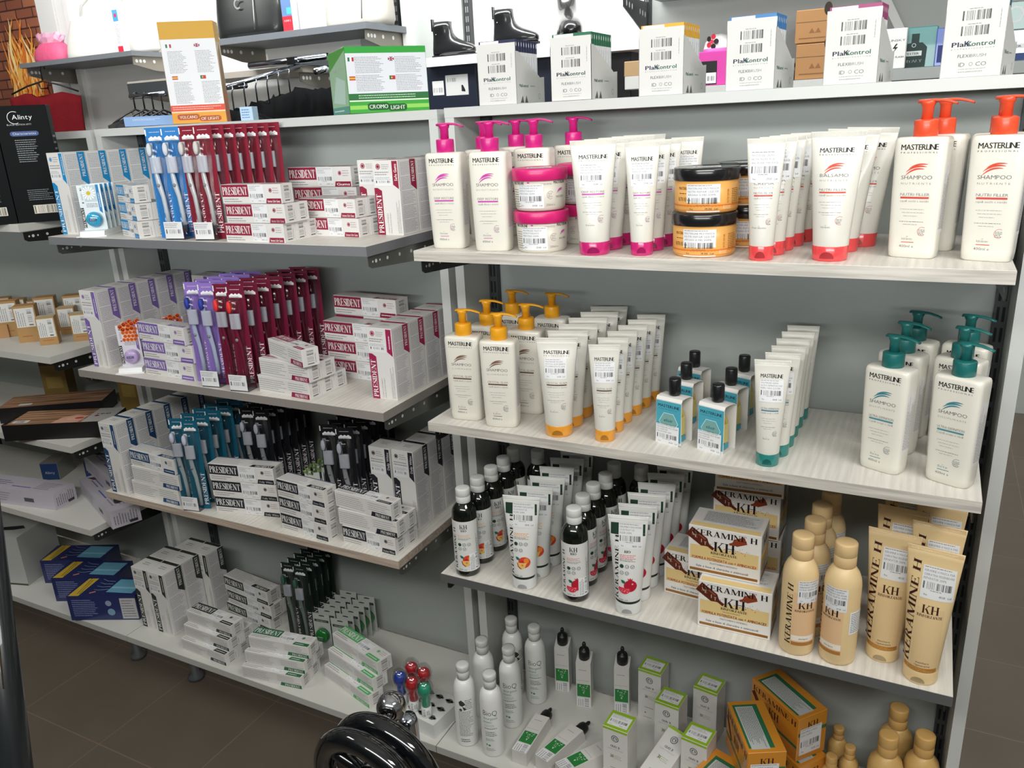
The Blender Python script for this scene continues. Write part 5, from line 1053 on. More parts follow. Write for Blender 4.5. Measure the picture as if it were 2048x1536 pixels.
place(mk, -1.140, .072, z, 24, 'dark blue face mask box, front one by the shelf corner', 'mask box'); place(mk, -1.275, .118, z, 24, 'dark blue face mask box, middle one of the row', 'mask box'); place(mk, -1.405, .170, z, 24, 'dark blue face mask box, rear one of the row', 'mask box')
place(mk, -1.23, .235, z+.03, 24, 'dark blue face mask box lying behind the others', 'mask box') if 0 else None
wb = flat_carton(.17, .15, .165, M('b4b6b4', .4), M('b4b6b4', .4), T=Art().poly([(.03, .03), (.12, .045), (.15, .06), (.13, .075), (.08, .06), (.03, .045)], '26262a'), F=Art().para(.03, .02, .11, .1, 7, '6a6c6e').rect(.03, .078, .1, .086, '5a5c5e').rect(0, 0, .17, .006, '4a4c3a'), name='appliance_box')
place(wb, -1.615, .105, z, 16, 'big white appliance box on the bottom shelf, upper left', 'appliance box')
# ---------------------------------------------------------------- goods on top of the gondola
z = Z['top']
def lamp_box(name, w, d, h, hexm, F, L=None, R=None, T=None): return carton(name, w, d, h, M(hexm, .3, 0, .5, .25), {k: v for k, v in (('F', F), ('L', L), ('R', R), ('T', T)) if v}, .0008)
def flags(F, w, h, x2, rows, fw=.012):
    for (x, y, t) in rows:
        f = fw*.6
        if t == 'it': F.rect(x, y, x+fw/3, y+f, '2f6a44', 2); F.rect(x+fw/3, y, x+2*fw/3, y+f, 'eceaea', 2); F.rect(x+2*fw/3, y, x+fw, y+f, 'b02838', 2)
        if t == 'uk':
            F.rect(x, y, x+fw, y+f, '3a3f7c', 2); F.stroke([(x, y), (x+fw, y+f)], [.0014]*2, 'e8e6e8', 3); F.stroke([(x, y+f), (x+fw, y)], [.0014]*2, 'e8e6e8', 3); F.rect(x+fw*.42, y, x+fw*.58, y+f, 'c02838', 4); F.rect(x, y+f*.38, x+fw, y+f*.62, 'c02838', 4)
        if t == 'es': F.rect(x, y, x+fw, y+f, 'b82c2c', 2); F.rect(x, y+f*.27, x+fw, y+f*.73, 'd8a83a', 3)
        if t == 'pt': F.rect(x, y, x+fw*.4, y+f, '2f6a44', 2); F.rect(x+fw*.4, y, x+fw, y+f, 'b82838', 2); F.disc(x+fw*.4, y+f*.5, f*.22, 'd8b83a', 3, 10)
w, h = .122, .218; F = Art(); F.rect(.0008, h*.83, w-.0008, h-.0008, 'c9992c'); F.rect(.0008, h*.185, w-.0008, h*.83, 'dfe0e4'); F.rect(.0008, h*.125, w-.0008, h*.185, 'd8452c'); F.rect(.0008, h*.11, w-.0008, h*.125, 'e8c8a8'); F.rect(.0008, .0008, w-.0008, h*.11, 'd8962c')
F.para(w*.04, h*.135, w*.96, h*.175, 2, 'f0c8b8'); flags(F, w, h, 0, ((w*.09, h*.75, 'it'), (w*.6, h*.75, 'uk'), (w*.12, h*.44, 'es'), (w*.63, h*.44, 'pt')), .0125)
for x, y in ((.1, .5), (.6, .5), (.13, .2), (.64, .2)): F.para(w*x, h*y, w*(x+.34), h*(y+.22), 16, '8a8a90')
F.poly([(w*.1, h*.05), (w*.14, h*.037), (w*.46, h*.037), (w*.5, h*.05), (w*.5, h*.085), (w*.46, h*.095), (w*.14, h*.095), (w*.1, h*.085)], 'a8481c', 2); F.text('VOLCANO', w*.14, h*.05, h*.032, 'f4ecd8', w*.32, 3, 'bold')
F.poly([(w*.5, h*.03), (w*.54, h*.018), (w*.86, h*.018), (w*.9, h*.03), (w*.9, h*.06), (w*.86, h*.072), (w*.54, h*.072), (w*.5, h*.06)], 'a8481c', 2); F.text('OF LIGHT', w*.53, h*.029, h*.032, 'f4ecd8', w*.33, 3, 'bold')
vol = lamp_box('bulb_box', w, .045, h, 'c4a070', F, R=Art().rect(.001, .001, .044, h*.3, 'a85a2c').poly([(.001, h*.3), (.044, h*.3), (.03, h*.8), (.012, h*.7)], '8a6a48').rect(.001, h*.8, .044, h-.001, 'c9992c'))
place(vol, -.703, .278, z, 34, 'tall white and yellow bulb box on the gondola top', 'bulb box')
w, h, dd = .170, .128, .2; F = Art(); F.rect(.0008, h*.9, w-.0008, h-.0008, '2f9a3a'); F.rect(.0008, h*.3, w-.0008, h*.9, 'd9dbe2'); F.rect(.0008, h*.2, w-.0008, h*.3, '2c6a3a'); F.rect(.0008, h*.18, w-.0008, h*.2, 'd8ecd0'); F.rect(.0008, .0008, w-.0008, h*.18, '3f9c3c'); F.rect(.0008, h*.06, w-.0008, h*.12, '8cc85c', 2)
F.para(w*.12, h*.215, w*.9, h*.285, 2, 'b8d8b8', 2); flags(F, w, h, 0, ((w*.03, h*.78, 'it'), (w*.52, h*.78, 'uk'), (w*.03, h*.5, 'es'), (w*.52, h*.5, 'pt')), .0125)
for x, y in ((.11, .6), (.6, .6), (.11, .33), (.6, .33)): F.para(w*x, h*y, w*(x+.36), h*(y+.25), 10, '8a8a90')
F.poly([(w*.22, h*.065), (w*.25, h*.04), (w*.46, h*.04), (w*.49, h*.065), (w*.49, h*.13), (w*.46, h*.155), (w*.25, h*.155), (w*.22, h*.13)], '1d5a28', 3); F.text('CROMO', w*.24, h*.065, h*.065, 'f0f4ec', w*.23, 4, 'bold')
F.poly([(w*.48, h*.045), (w*.5, h*.02), (w*.68, h*.02), (w*.71, h*.045), (w*.71, h*.11), (w*.68, h*.13), (w*.5, h*.13), (w*.48, h*.11)], '1d5a28', 3); F.text('LIGHT', w*.505, h*.045, h*.065, 'f0f4ec', w*.18, 4, 'bold')
L = Art(); L.rect(.001, .001, dd-.001, h-.001, '9cc0a0'); L.poly([(.001, h*.7), (dd-.001, h*.95), (dd-.001, h-.001), (.001, h-.001)], '4c9a3c', 2); L.poly([(dd*.1, h*.2), (dd*.4, h*.6), (dd*.9, h*.5), (dd*.8, h*.15)], 'b8d4c8', 2); L.text('CROMO LIGHT', dd*.15, h*.68, h*.06, 'd8e4d8', dd*.5, 3, 'bold'); L.rect(.001, .001, dd-.001, h*.12, '5a9a8c', 3); L.para(dd*.1, h*.03, dd*.8, h*.09, 1, 'd8e8e4', 4)
cro = lamp_box('bulb_box', w, .17, h, '3f9c3c', F, L=Art() if 0 else None) if 0 else carton('bulb_box', w, .17, h, M('3f9c3c', .3, 0, .5, .2), {'F': F}, .0008)
q = MB(); LA = L; k = .17/dd; q.art(LA, lambda a, b, l: (-w/2-l-.0002, .085-a*k, b)); q.build('picture_side', cro)
c0 = aty(690, 222, .215); yw = 50; a = rad(yw); place(cro, c0.x+cos(a)*w/2-sin(a)*.085, .232+sin(a)*w/2+cos(a)*.085, z, yw, 'green and white bulb box, left picture side turned to the front', 'bulb box')
sm = carton('bulb_box', .16, .07, .022, M('6a94c8', .35), {'F': Art().para(.02, .012, .09, .017, 2, 'd0dcec')}); place(sm, -.71, .245, z, 18, 'flat light blue box lying left of the yellow bulb box', 'bulb box') if 0 else place(sm, -.83, .275, z, 34, 'flat light blue box lying left of the yellow bulb box', 'bulb box')
sm2 = carton('bulb_box', .03, .03, .03, M('a8c4dc', .35), {'F': Art().para(.004, .004, .026, .026, 4, '4a78b0')}); place(sm2, -.575, .30, z, 20, 'tiny pale blue box right of the yellow bulb box', 'bulb box')

def flexi(c, txt, n):
    """dispenser carton of interdental brush packs, its side cut away towards the back"""
    r = empty('brush_dispenser'); w, d, h = .0765, .13, .104; m = M('d3d3d0', .4, 0, .4); q = MB(); t = .0008
    q.box(-w/2, w/2, -d/2, -d/2+t, 0, h, m); q.box(-w/2, w/2, -d/2, d/2, 0, t, m)
    for x in (-w/2, w/2-t):
        pr = [(-d/2, 0), (-d/2, h*.86), (-d/2+.012, h*.86), (d*.38, h*.44), (d*.38, h*.46), (d/2, h*.47), (d/2, 0)]; v = [(x, a, b) for a, b in pr]+[(x+t, a, b) for a, b in pr]; k = len(pr)
        q.add(v, [tuple(range(k-1, -1, -1)), tuple(range(k, 2*k))]+[(i, (i+1) % k, k+(i+1) % k, k+i) for i in range(k)], m)
    q.box(-w/2, w/2, d/2-t, d/2, 0, h*.46, m)
    F = Art(); F.bars(w*.28, h*.72, w*.74, h*.84, vert=False, n=34); F.bars(w*.28, h*.53, w*.73, h*.65, n=34); F.para(w*.38, h*.855, w*.62, h*.87, 1, '66'*3); F.para(w*.38, h*.665, w*.62, h*.68, 1, '66'*3)
    F.text('Pla', w*.15, h*.395, h*.062, '2c3350', w*.2, 2, 'bold'); F.text('K', w*.36, h*.395, h*.072, '2c3350', w*.09, 3, 'bold'); F.text('K', w*.40, h*.395, h*.062, '2e6e5c', w*.08, 2, 'bold'); F.text('ontrol', w*.475, h*.395, h*.062, '2e6e5c', w*.37, 2, 'bold'); F.text('professional line', w*.15, h*.36, h*.016, '77777a', w*.7, 2, track=.5)
    F.text('FLEXI', w*.27, h*.255, h*.042, '55565a', w*.2, 2, 'sans'); F.text('BRUSH', w*.48, h*.255, h*.042, '77787c', w*.25, 2, 'thin'); F.text('ID', w*.3, h*.14, h*.055, '5a5a5c', w*.1, 2, 'thin'); F.ring(w*.5, h*.168, h*.024, h*.005, '88898c', 2); F.text('CO', w*.58, h*.14, h*.055, '5a5a5c', w*.17, 2, 'thin'); F.para(w*.3, h*.1, w*.75, h*.115, 1, '9a9a9c'); F.text('www.plakkontrol.it', w*.3, h*.065, h*.02, '77777a', w*.4, 2)
    F.para(w*.88, h*.6, w*.91, h*.9, 1, '9a9a9c', 2, True); q.art(F, lambda x, y, l: (-w/2+x, -d/2-l, y))
    R = Art(); R.text('PlaKontrol', d*.1, h*.28, h*.05, '3e7a6a', d*.3, 2, 'bold'); R.para(d*.48, h*.28, d*.7, h*.32, 1, '8a8a8c'); R.poly([(d*.12, .002), (d*.2, h*.14), (d*.24, .002)], '55585a'); R.poly([(d*.27, .002), (d*.33, h*.14), (d*.38, .002)], '55585a'); R.ring(d*.8, h*.13, .005, .0008, '7a9a8c'); q.art(R, lambda y, zz, l: (w/2+l, -d/2+y, zz))
    q.build('dispenser_carton', r); return r
def pack(c, txt):
    w, d, h = .0725, .0085, .1085; m = M('e3e4e6', .35); q = MB(); q.box(-w/2, w/2, -d/2, d/2, 0, h-.021, m); q.box(-w/2, w/2, -d/2, d/2, h-.021, h, M(c, .35))
    A = Art(); A.rect(.003, h-.0205, w*.55, h-.0008, 'e6e6e6', 1); A.text(txt, w*.72, h-.013, .0085, 'e8ecf0', .014, 2); A.ring(d, h-.007, .004, .001, 'e8ecf0', 2); q.art(A, lambda x, y, l: (-w/2+x, -d/2-l, y))
    B = Art(); B.disc(d*.5, h-.008, .0016, 'e8ecf0', 1, 8, .004); B.rect(d*.2, h*.1, d*.8, h*.75, 'd2d6da'); q.art(B, lambda y, zz, l: (w/2+l, -d/2+y, zz))
    o = q.build('brush_pack'); return o
for (x, yw, c, cn, txt, n) in ((.113, 2, '23254c', 'navy', '0.7', 9), (.2605, 0, '1f6a48', 'green', '0.8', 9), (.4235, -2, 'e0a81c', 'yellow', '0.4', 8), (.570, -4, '2f78b8', 'blue', '0.6', 6), (.7195, -6, '9a2468', 'magenta', '0.5', 5), (.882, -10, '2a5a68', 'petrol', '0.3', 3)):
    f = flexi(c, txt, n); a = rad(yw); cy = .278; place(f, x+.004, cy, z, yw, 'white dental brush dispenser carton with %s topped packs' % cn, 'dispenser')
    p_ = pack(c, txt)
    for k in range(n):
        ly = -.065+.0095+k*.0112; lab = '%s topped brush pack in its dispenser, %s from the front' % (cn, ORD[k])
        place(p_, x+.004-sin(a)*ly, cy+cos(a)*ly, z+.001, yw, lab, 'brush pack', cn+' topped brush packs')

# ---------------------------------------------------------------- the wall behind
YW, YS = 3.2, 2.75
LIT = M('f0f0ee', .6); GREYW = M('bcc0bd', .55); WHITEP = M('e4e4e2', .5); BG = M('6a6f74', .45)
structure('wall_back', MB().box(-9, 5, 3.3, 3.35, 0, 3.3, M('b4b6b6', .7)))
def P(u, v, y): return aty(u, v, y)
def slab(name, x0, x1, y0, y1, z0, z1, m, lab, cat): return tag(MB().box(x0, x1, y0, y1, z0, z1, m).build(name), lab, cat)
def X(u, v, y): return P(u, v, y).x
# wall panels
xa, xb, xc, xd = X(112, 0, YW), X(720, 30, YW), X(935, 50, YW), X(1296, 40, YW)
slab('wall_panel', xa, xb, YW-.02, YW, .0, 3.1, LIT, 'bright white wall panel behind the handbags', 'wall panel')
slab('wall_panel', xb+.004, xc-.02, YW-.02, YW, .0, 3.1, M('b9bfbc', .5), 'pale grey wall panel left of the boots', 'wall panel')
slab('wall_panel', xc, xd, YW-.02, YW, .0, 3.1, LIT, 'bright white wall panel behind the lace-up boot', 'wall panel')
slab('wall_panel', xd+.01, 4.6, YW-.02, YW, .0, 3.1, GREYW, 'grey green wall panel behind the brown shoe boxes', 'wall panel')
slab('wall_panel', -8.8, xa-.35, YW-.02, YW, .0, 3.1, LIT, 'bright white wall panel at the far left edge', 'wall panel')
for u, t, m, ww in ((140, 'white', WHITEP, .05), (797, 'black', DARK, .03), (938, 'black', DARK, .035), (1296, 'dark grey', DARK, .03), (815, 'white', WHITEP, .06)):
    x = X(u, 40, YW-.04); q = MB().box(x-ww/2, x+ww/2, YW-.06, YW-.02, 0, 3.1, m)
    if t != 'white':
        k = 1.5
        while k < 3: q.box(x-ww*.25, x-ww*.1, YW-.0604, YW-.06, k, k+.03, M('8a8c8e', .5)); q.box(x+ww*.1, x+ww*.25, YW-.0604, YW-.06, k, k+.03, M('8a8c8e', .5)); k += .05
    tag(q.build('upright_post'), '%s upright post on the back wall, %s' % (t, {140: 'left of the white handbag', 797: 'right of the white handbag', 938: 'between the two ankle boots', 1296: 'carrying the shelf bracket', 815: 'wide one beside the left boot'}[u]), 'post')
# poster of fire against brick
x0, x1 = X(-60, 100, YW-.03), X(92, 120, YW-.03)
ps = MB().box(x0, x1, YW-.035, YW-.022, .9, 3.0, M('6a3c30', .5, kind='brick')); fl = Art()
R = random.Random(11)
zf0, zf1 = P(50, 215, YW).z, P(35, 40, YW).z
for i in range(150):
    big = i < 60; bx = R.uniform(x1-.42, x1-.07); mid = 1-abs(bx-(x1-.25))/.2; bz = R.uniform(zf0-.2, zf0+.05) if big else R.uniform(zf0-.1, zf0+.35*(zf1-zf0)); hh = R.uniform(.3, .55+.35*max(0, mid))*(zf1-zf0); ph = R.uniform(0, 6); am = R.uniform(.01, .04); n = 16; w0 = R.uniform(.07, .12) if big else R.uniform(.008, .03)
    fl.stroke([(min(x1-.02, max(x0+.03, bx+am*sin(j*.4+ph)*(j/n+.3))), bz+hh*j/n) for j in range(n+1)], [w0*sin(pi*min(1, .12+.88*(j+.3)/(n+.3)))**.8+.002 for j in range(n+1)], ('b4562a', 'c86a30', 'a8502c')[i % 3] if big else ('e8903a', 'f0b85a', 'f8dc9c', 'dc7430')[i % 4], 1+i)
slab('wall_panel', x1+.01, xa-.012, YW-.03, YW, .0, 3.1, WHITEP, 'narrow white wall strip between the flame poster and the pink bag', 'wall panel')
_ = 0
ps.art(fl, lambda x, y, l: (x, YW-.035-l*2, y)); tag(ps.build('poster'), 'poster of flames against a brick wall, upper left corner', 'poster')
def wshelf(u0, u1, v, th, lab, m=BG, depth=.42, braces=True, y=YS):
    a, b = P(u0, v[0], y), P(u1, v[1], y); zt = (a.z+b.z)/2; r = empty('wall_shelf'); tag(r, lab, 'shelf')
    MB().box(a.x, b.x, y, y+depth, zt-th, zt, m).build('board', r)
    if braces:
        for x in (a.x+.03, b.x-.04):
            pr = [(y+.03, zt-th), (y+depth, zt-th), (y+depth, zt-th-.1), (y+.2, zt-th-.085), (y+.03, zt-th-.05)]; k = len(pr); v_ = [(x, p, q) for p, q in pr]+[(x+.004, p, q) for p, q in pr]
            bq_ = MB().add(v_, [tuple(range(k)), tuple(range(2*k-1, k-1, -1))]+[(i, (i+1) % k, k+(i+1) % k, k+i) for i in range(k)], M('8a857c', .4, .5))
            for yy in (.06, .09, .12, .2, .3): bq_.add([(x+.0045, y+yy+.011*cos(t*pi/5), zt-th-.028+.011*sin(t*pi/5)) for t in range(10)], [tuple(range(10))], M('e8e8e8', .5))
            bq_.build('bracket', r)
    return zt
zs1 = wshelf(38, 262, (128, 101), .03, 'grey wall shelf holding the pink bag and white handbag')
zs2 = wshelf(422, 732, (78, 45), .035, 'grey wall shelf holding the black handbag')
zs3 = wshelf(254, 600, (164, 131), .035, 'beige wall shelf above the clothes rail', M('a09a90', .5), .35)
sh = slab('wall_shelf', X(850, 120, YS), X(1290, 100, YS), YS, YS+.42, P(900, 112, YS).z-.045, P(900, 112, YS).z, M('e4e5e4', .5), 'white shelf under the ankle boots', 'shelf')
zb = P(900, 112, YS).z
zl = P(1600, 160, YS).z
slab('wall_shelf', X(1300, 170, YS), X(1745, 160, YS), YS, YS+.42, zl-.05, zl, M('c4c6c4', .5), 'pale shelf under the brown shoe boxes', 'shelf')
slab('wall_shelf', X(1770, 148, YS), X(2300, 128, YS), YS, YS+.42, zl+.0-.045+.02, zl+.02, M('9a9e9c', .5), 'grey shelf under the perfume boxes', 'shelf')
zp = zl+.02
def bx(name, u0, v0, u1, v1, y, d, m, lab, cat, zbase=None, faces=None):
    a, b = P(u0, v0, y), P(u1, v1, y); z1 = a.z; z0 = zbase if zbase is not None else b.z; w_, h_ = b.x-a.x, z1-z0
    o = carton(name, w_, d, h_, m, faces(w_, h_) if faces else {}, .003); place(o, (a.x+b.x)/2, y+d/2, z0+.001, 0, lab, cat); return o
def bag(u0, v0, u1, v1, zb_, m, lab, y, d=.16, pinch=.8, sag=.0, seam=None, strap=None):
    a, b = P(u0, v0, y), P(u1, v1, y); cx, w_, h_ = (a.x+b.x)/2, (b.x-a.x), a.z-zb_; r = empty('handbag', (cx, y+d/2+.02, zb_)); tag(r, lab, 'handbag')
    q = MB(); rings = []
    for i in range(13):
        t = i/12; s_ = 1+(pinch-1)*t+.05*sin(t*pi); rings.append([(p[0], p[1]*(1-.6*t), p[2]+sag*.03*sin(p[0]*20)*t) for p in sup(w_/2*s_*(.93 if i == 0 else 1), d/2*(.9 if i == 0 else 1), h_*t+.001, 3.2, 36)])
    q.add(*loft(rings), m, True); q.build('bag_body', r)
    if strap:
        s = MB(); s.add(*tube([(-w_*.28, -d*.1, h_*.92), (-w_*.24, -d*.1, h_*1.25), (-w_*.08, -d*.1, h_*1.5), (w_*.1, -d*.1, h_*1.5), (w_*.26, -d*.1, h_*1.22), (w_*.3, -d*.1, h_*.92)], .009, 10), strap, True); s.build('handle', r)
    if seam:
        s = MB(); s.add(*tube([(w_*.2*(1-.2*t/6), -d/2*(1-.6*t/6)-.006, h_*(.1+.8*t/6)) for t in range(7)], .003, 6), seam, True); s.build('zip', r)
    return r, (cx, w_, h_, y, d)
wl = M('dedcd6', .5, 0, .4); bl = M('1c1f1e', .32, 0, .5, .2)
bag(98, 38, 285, 105, zs1, wl, 'large white handbag on the left wall shelf', YS+.08, .2, .82, strap=M('c8c6c2', .4))
r, g = bag(398, -60, 548, 70, zs2, bl, 'black leather handbag with a small round clasp', YS+.06, .18, .85, seam=M('9a9a98', .3, 1.), strap=bl)
q = MB(); v, f = arc(0, 0, .03, .03, .02, .02, 50, 310, 16); q.add([(x-.02, -g[4]*.34-.02, y+g[2]*.48) for x, y in v], f, M('d8d8d8', .3, .8)); q.build('clasp', r)
bag(622, -70, 760, 48, zs2, M('b4b0a8', .5), 'pale grey handbag at the right end of the wall shelf', YS+.1, .2, .9, seam=M('3a3a3a', .4))
# pink drawstring bag in clear wrap
a, b = P(38, 70, YS+.1), P(112, 120, YS+.1); w_, h_ = b.x-a.x, a.z-zs1; r = empty('gift_bag', ((a.x+b.x)/2, YS+.22, zs1)); tag(r, 'small pink drawstring bag in clear wrap, on the left wall shelf', 'gift bag')
q = MB(); q.add(*loft([sup(w_*.5*s_, .09*s_, h_*t, 2.6, 28) for t, s_ in ((.003, .9), (.15, 1), (.45, .92), (.62, .7), (.68, .62))]), M('d85a80', .6, kind='cloth'), True); q.build('pouch', r)
q = MB(); R = random.Random(5); rg = []
for t, s_ in ((.66, .6), (.78, .72), (.9, .78), (1.0, .74)): rg.append([(x*(1+R.uniform(-.1, .1)), y*(1+R.uniform(-.1, .1)), zz+R.uniform(-.01, .01)) for x, y, zz in sup(w_*.5*s_, .08*s_, h_*t, 2, 24)])
q.add(*loft(rg, (0, 0)), M('e4a4bc', .3), False); q.build('ruffle', r)
def med(c1, c2, c3):
    def f(w_, h_): return {'F': Art().rect(.002, h_*.72, w_-.002, h_-.002, c1).rect(.002, .002, w_-.002, h_*.14, c3).rect(w_*.3, h_*.82, w_*.7, h_*.9, 'c03050', 2).para(w_*.12, h_*.2, w_*.88, h_*.66, 12, '8a8a90', 2)}
    return f
bx('medicine_box', 222, 20, 248, 100, YS+.02, .05, M('e4e4e8', .4), 'tall slim white box with blue top, before the white handbag', 'box', zs1, med('4a90c0', 0, 'c8283c'))
bx('medicine_box', 556, -30, 588, 60, YS+.02, .06, M('d8d8dc', .4), 'slim box with red lower half beside the black handbag', 'box', zs2, lambda w_, h_: {'F': Art().rect(.002, .002, w_-.002, h_*.32, 'c82838').rect(.002, h_*.32, w_-.002, h_-.002, '5a78a4').rect(w_*.5, h_*.36, w_*.95, h_*.5, '4aa8d8', 2).text('ABILL', w_*.15, h_*.2, h_*.045, 'f0e8e8', w_*.7, 2, 'bold')})
bx('medicine_box', 590, -30, 604, 55, YS+.06, .06, M('e0dcdc', .4), 'white edge of a second slim box behind the red one', 'box', zs2)

# red top on a black hanger in front of the wall
def hanger(name, cx, y, zt, w_, lab, m, garment=None, gname='top', yaw=0, thick=.006, drop=.11):
    r = empty(name, (cx, y, zt)); r.rotation_euler = (0, 0, rad(yaw)); tag(r, lab, 'hanger'); q = MB()
    q.add(*tube([(.0, 0, -.09), (0, 0, -.02), (.004, 0, .0), (.018, 0, .012), (.03, 0, 0), (.03, 0, -.012)], thick*.8, 8), m, True)
    q.add(*tube([(-w_/2, 0, -drop-.06), (-w_*.25, 0, -drop-.012), (-w_*.06, 0, -drop+.012), (0, 0, -.09), (w_*.06, 0, -drop+.012), (w_*.25, 0, -drop-.012), (w_/2, 0, -drop-.06)], thick, 8), m, True)
    q.add(*tube([(-w_*.07, 0, -drop+.008), (-w_*.05, 0, -drop-.03), (w_*.05, 0, -drop-.03), (w_*.07, 0, -drop+.008)], thick, 8), m, True)
    q.build('hanger_frame', r); return r
def garment(name, lab, cx, y, zt, w_, h_, m, yaw=0, neck=.22, d=.05, lump=0.):
    """hollow-looking folded top: shoulders slope, neckline dips"""
    q = MB(); top = []; n = 16
    for i in range(n+1):
        x = -w_/2+w_*i/n; u = abs(x)/(w_/2); top.append((x, -.02-.055*u**1.3-(.06*(1-(u/neck)**2) if u < neck else 0)))
    rows = []
    for k in range(9):
        t = k/8; wd_ = 1-.08*sin(t*pi)
        fr = [(x*wd_, -d/2*(1-.5*(abs(x)/(w_/2))**2)*(.35+.65*min(1, t*3))+.006*sin(x*60+t*3)+lump*sin(x*31+t*7+cx*40)*sin(t*9+x*17), zz*(1-t)+lump*1.2*sin(x*43+cx*90)*(1-t)+(-h_)*t) for x, zz in top]; bk_ = [(x*wd_, d/2*(1-.5*(abs(x)/(w_/2))**2)*(.35+.65*min(1, t*3))+.004, zz*(1-t)+(-h_)*t) for x, zz in reversed(top)]
        rows.append([(a_, b_, c_) for a_, b_, c_ in fr+bk_])
    q.add(*loft(rows[::-1], (1, 1)), m, True); o = q.build(name); o.location = (cx, y, zt); o.rotation_euler = (0, 0, rad(yaw)); return tag(o, lab, 'garment')
BH = M('141416', .4); yR = YS+.04
hz = P(90, 141, yR); hz.x -= .05; hanger('hanger', hz.x, yR, zs1-.033, .47, 'thin black hanger with the red top, left of the dark boxes', BH, yaw=30)
garment('red_top', 'dark red top on a black hanger, upper left', hz.x-.01, yR, zs1-.033-.125, .5, .62, M('5e0a12', .9, 0, .2, kind='cloth'), yaw=30, neck=.42)
# clothes rails and black garments
CH = M('c4cad6', .12, 1.)
def rail(name, p, q_, r_, lab): m_ = MB(); m_.add(*tube([p, q_], r_, 14), CH, True); o = m_.build(name); return tag(o, lab, 'rail')
y1 = 2.45
r = empty('rail_bracket', (0, 0, 0)); tag(r, 'dark rail bracket with a short chrome tube, above the flat blue box', 'rail')
a, b = P(260, 193, y1), P(330, 186, y1); MB().add(*tube([a, b], .012, 14), CH, True).build('chrome_tube', r)
a, b = P(254, 168, y1+.03), P(330, 160, y1+.03); MB().box(a.x, b.x+.2, y1+.03, y1+.05, a.z-.09, a.z, M('35383a', .5)).build('plate', r); MB().box(a.x+.02, a.x+.05, y1+.05, YW-.02, a.z-.05, a.z-.01, M('35383a', .5)).build('wall_arm', r)
for k, (u, t) in enumerate(((266, 'leftmost'), (285, 'second'), (303, 'third'), (322, 'rightmost'))):
    p = P(u, 192, y1); hanger('hanger', p.x, y1, p.z+.012, .3, 'black hanger on the short rail left of the yellow bulb box, '+t, BH, yaw=74)
    garment('black_garment', 'black garment on the short rail left of the yellow bulb box, '+t, p.x, y1, p.z-.092, .36, .7, M('101012', .9, kind='cloth'), yaw=74)
r = empty('clothes_rack', (0, 0, 0)); tag(r, 'chrome clothes rack of crossing tubes above the black garments', 'clothes rack')
for u0, v0, ya, u1, v1, yb, rr in ((500, 132, 2.72, 655, 113, 2.72, .02), (436, 178, 2.3, 492, 171, 2.3, .014), (632, 143, 2.3, 668, 133, 2.5, .016)):
    MB().add(*tube([P(u0, v0, ya), P(u1, v1, yb)], rr, 14), CH, True).build('chrome_tube', r)
p = P(586, 122, 2.7); MB().box(p.x-.03, p.x+.03, 2.68, 3.18, p.z-.02, p.z+.02, CH).build('wall_arm', r)
GB = M('0a0b0d', 1., 0, .15, kind='cloth', scale=.3)
g0, g1 = P(452, 162, 2.14), P(600, 118, 2.74); g0.z -= .03; g1.z -= .03; gd = g1-g0; gy = math.degrees(math.atan2(gd.y, gd.x))+90
for k in range(7):
    p = g0+gd*((k+.3)/6.6); t = ORD[k]
    garment('black_garment', 'black garment hanging under the chrome rack, behind the green bulb box, %s' % t, p.x, p.y, p.z-.10-.03*(k % 2), .40+.03*(k % 3), .72, GB, yaw=gy-180, neck=.12, d=.07, lump=.010)
    if k < 6: m_ = MB(); m_.add(*tube([(p.x, p.y, p.z-.16), (p.x, p.y, p.z-.04), (p.x+.012, p.y, p.z-.012), (p.x+.002, p.y, p.z+.012)], .004, 8), CH, True); tag(m_.build('hanger_hook'), 'thin chrome hanger hook over the black garments, %s' % t, 'hanger')
rail('rack_tube', g0, g1, .012, 'thin chrome tube carrying the hooks of the black garments')
p = P(650, 160, 2.4)
for k in range(3): garment('black_garment', 'black garment at the right end of the dark row, %s' % ('nearest', 'middle', 'farthest')[k], p.x+.03*k, p.y-.14+.14*k, p.z-.02, .42, .7, GB, yaw=12, neck=.12, d=.07, lump=.012)

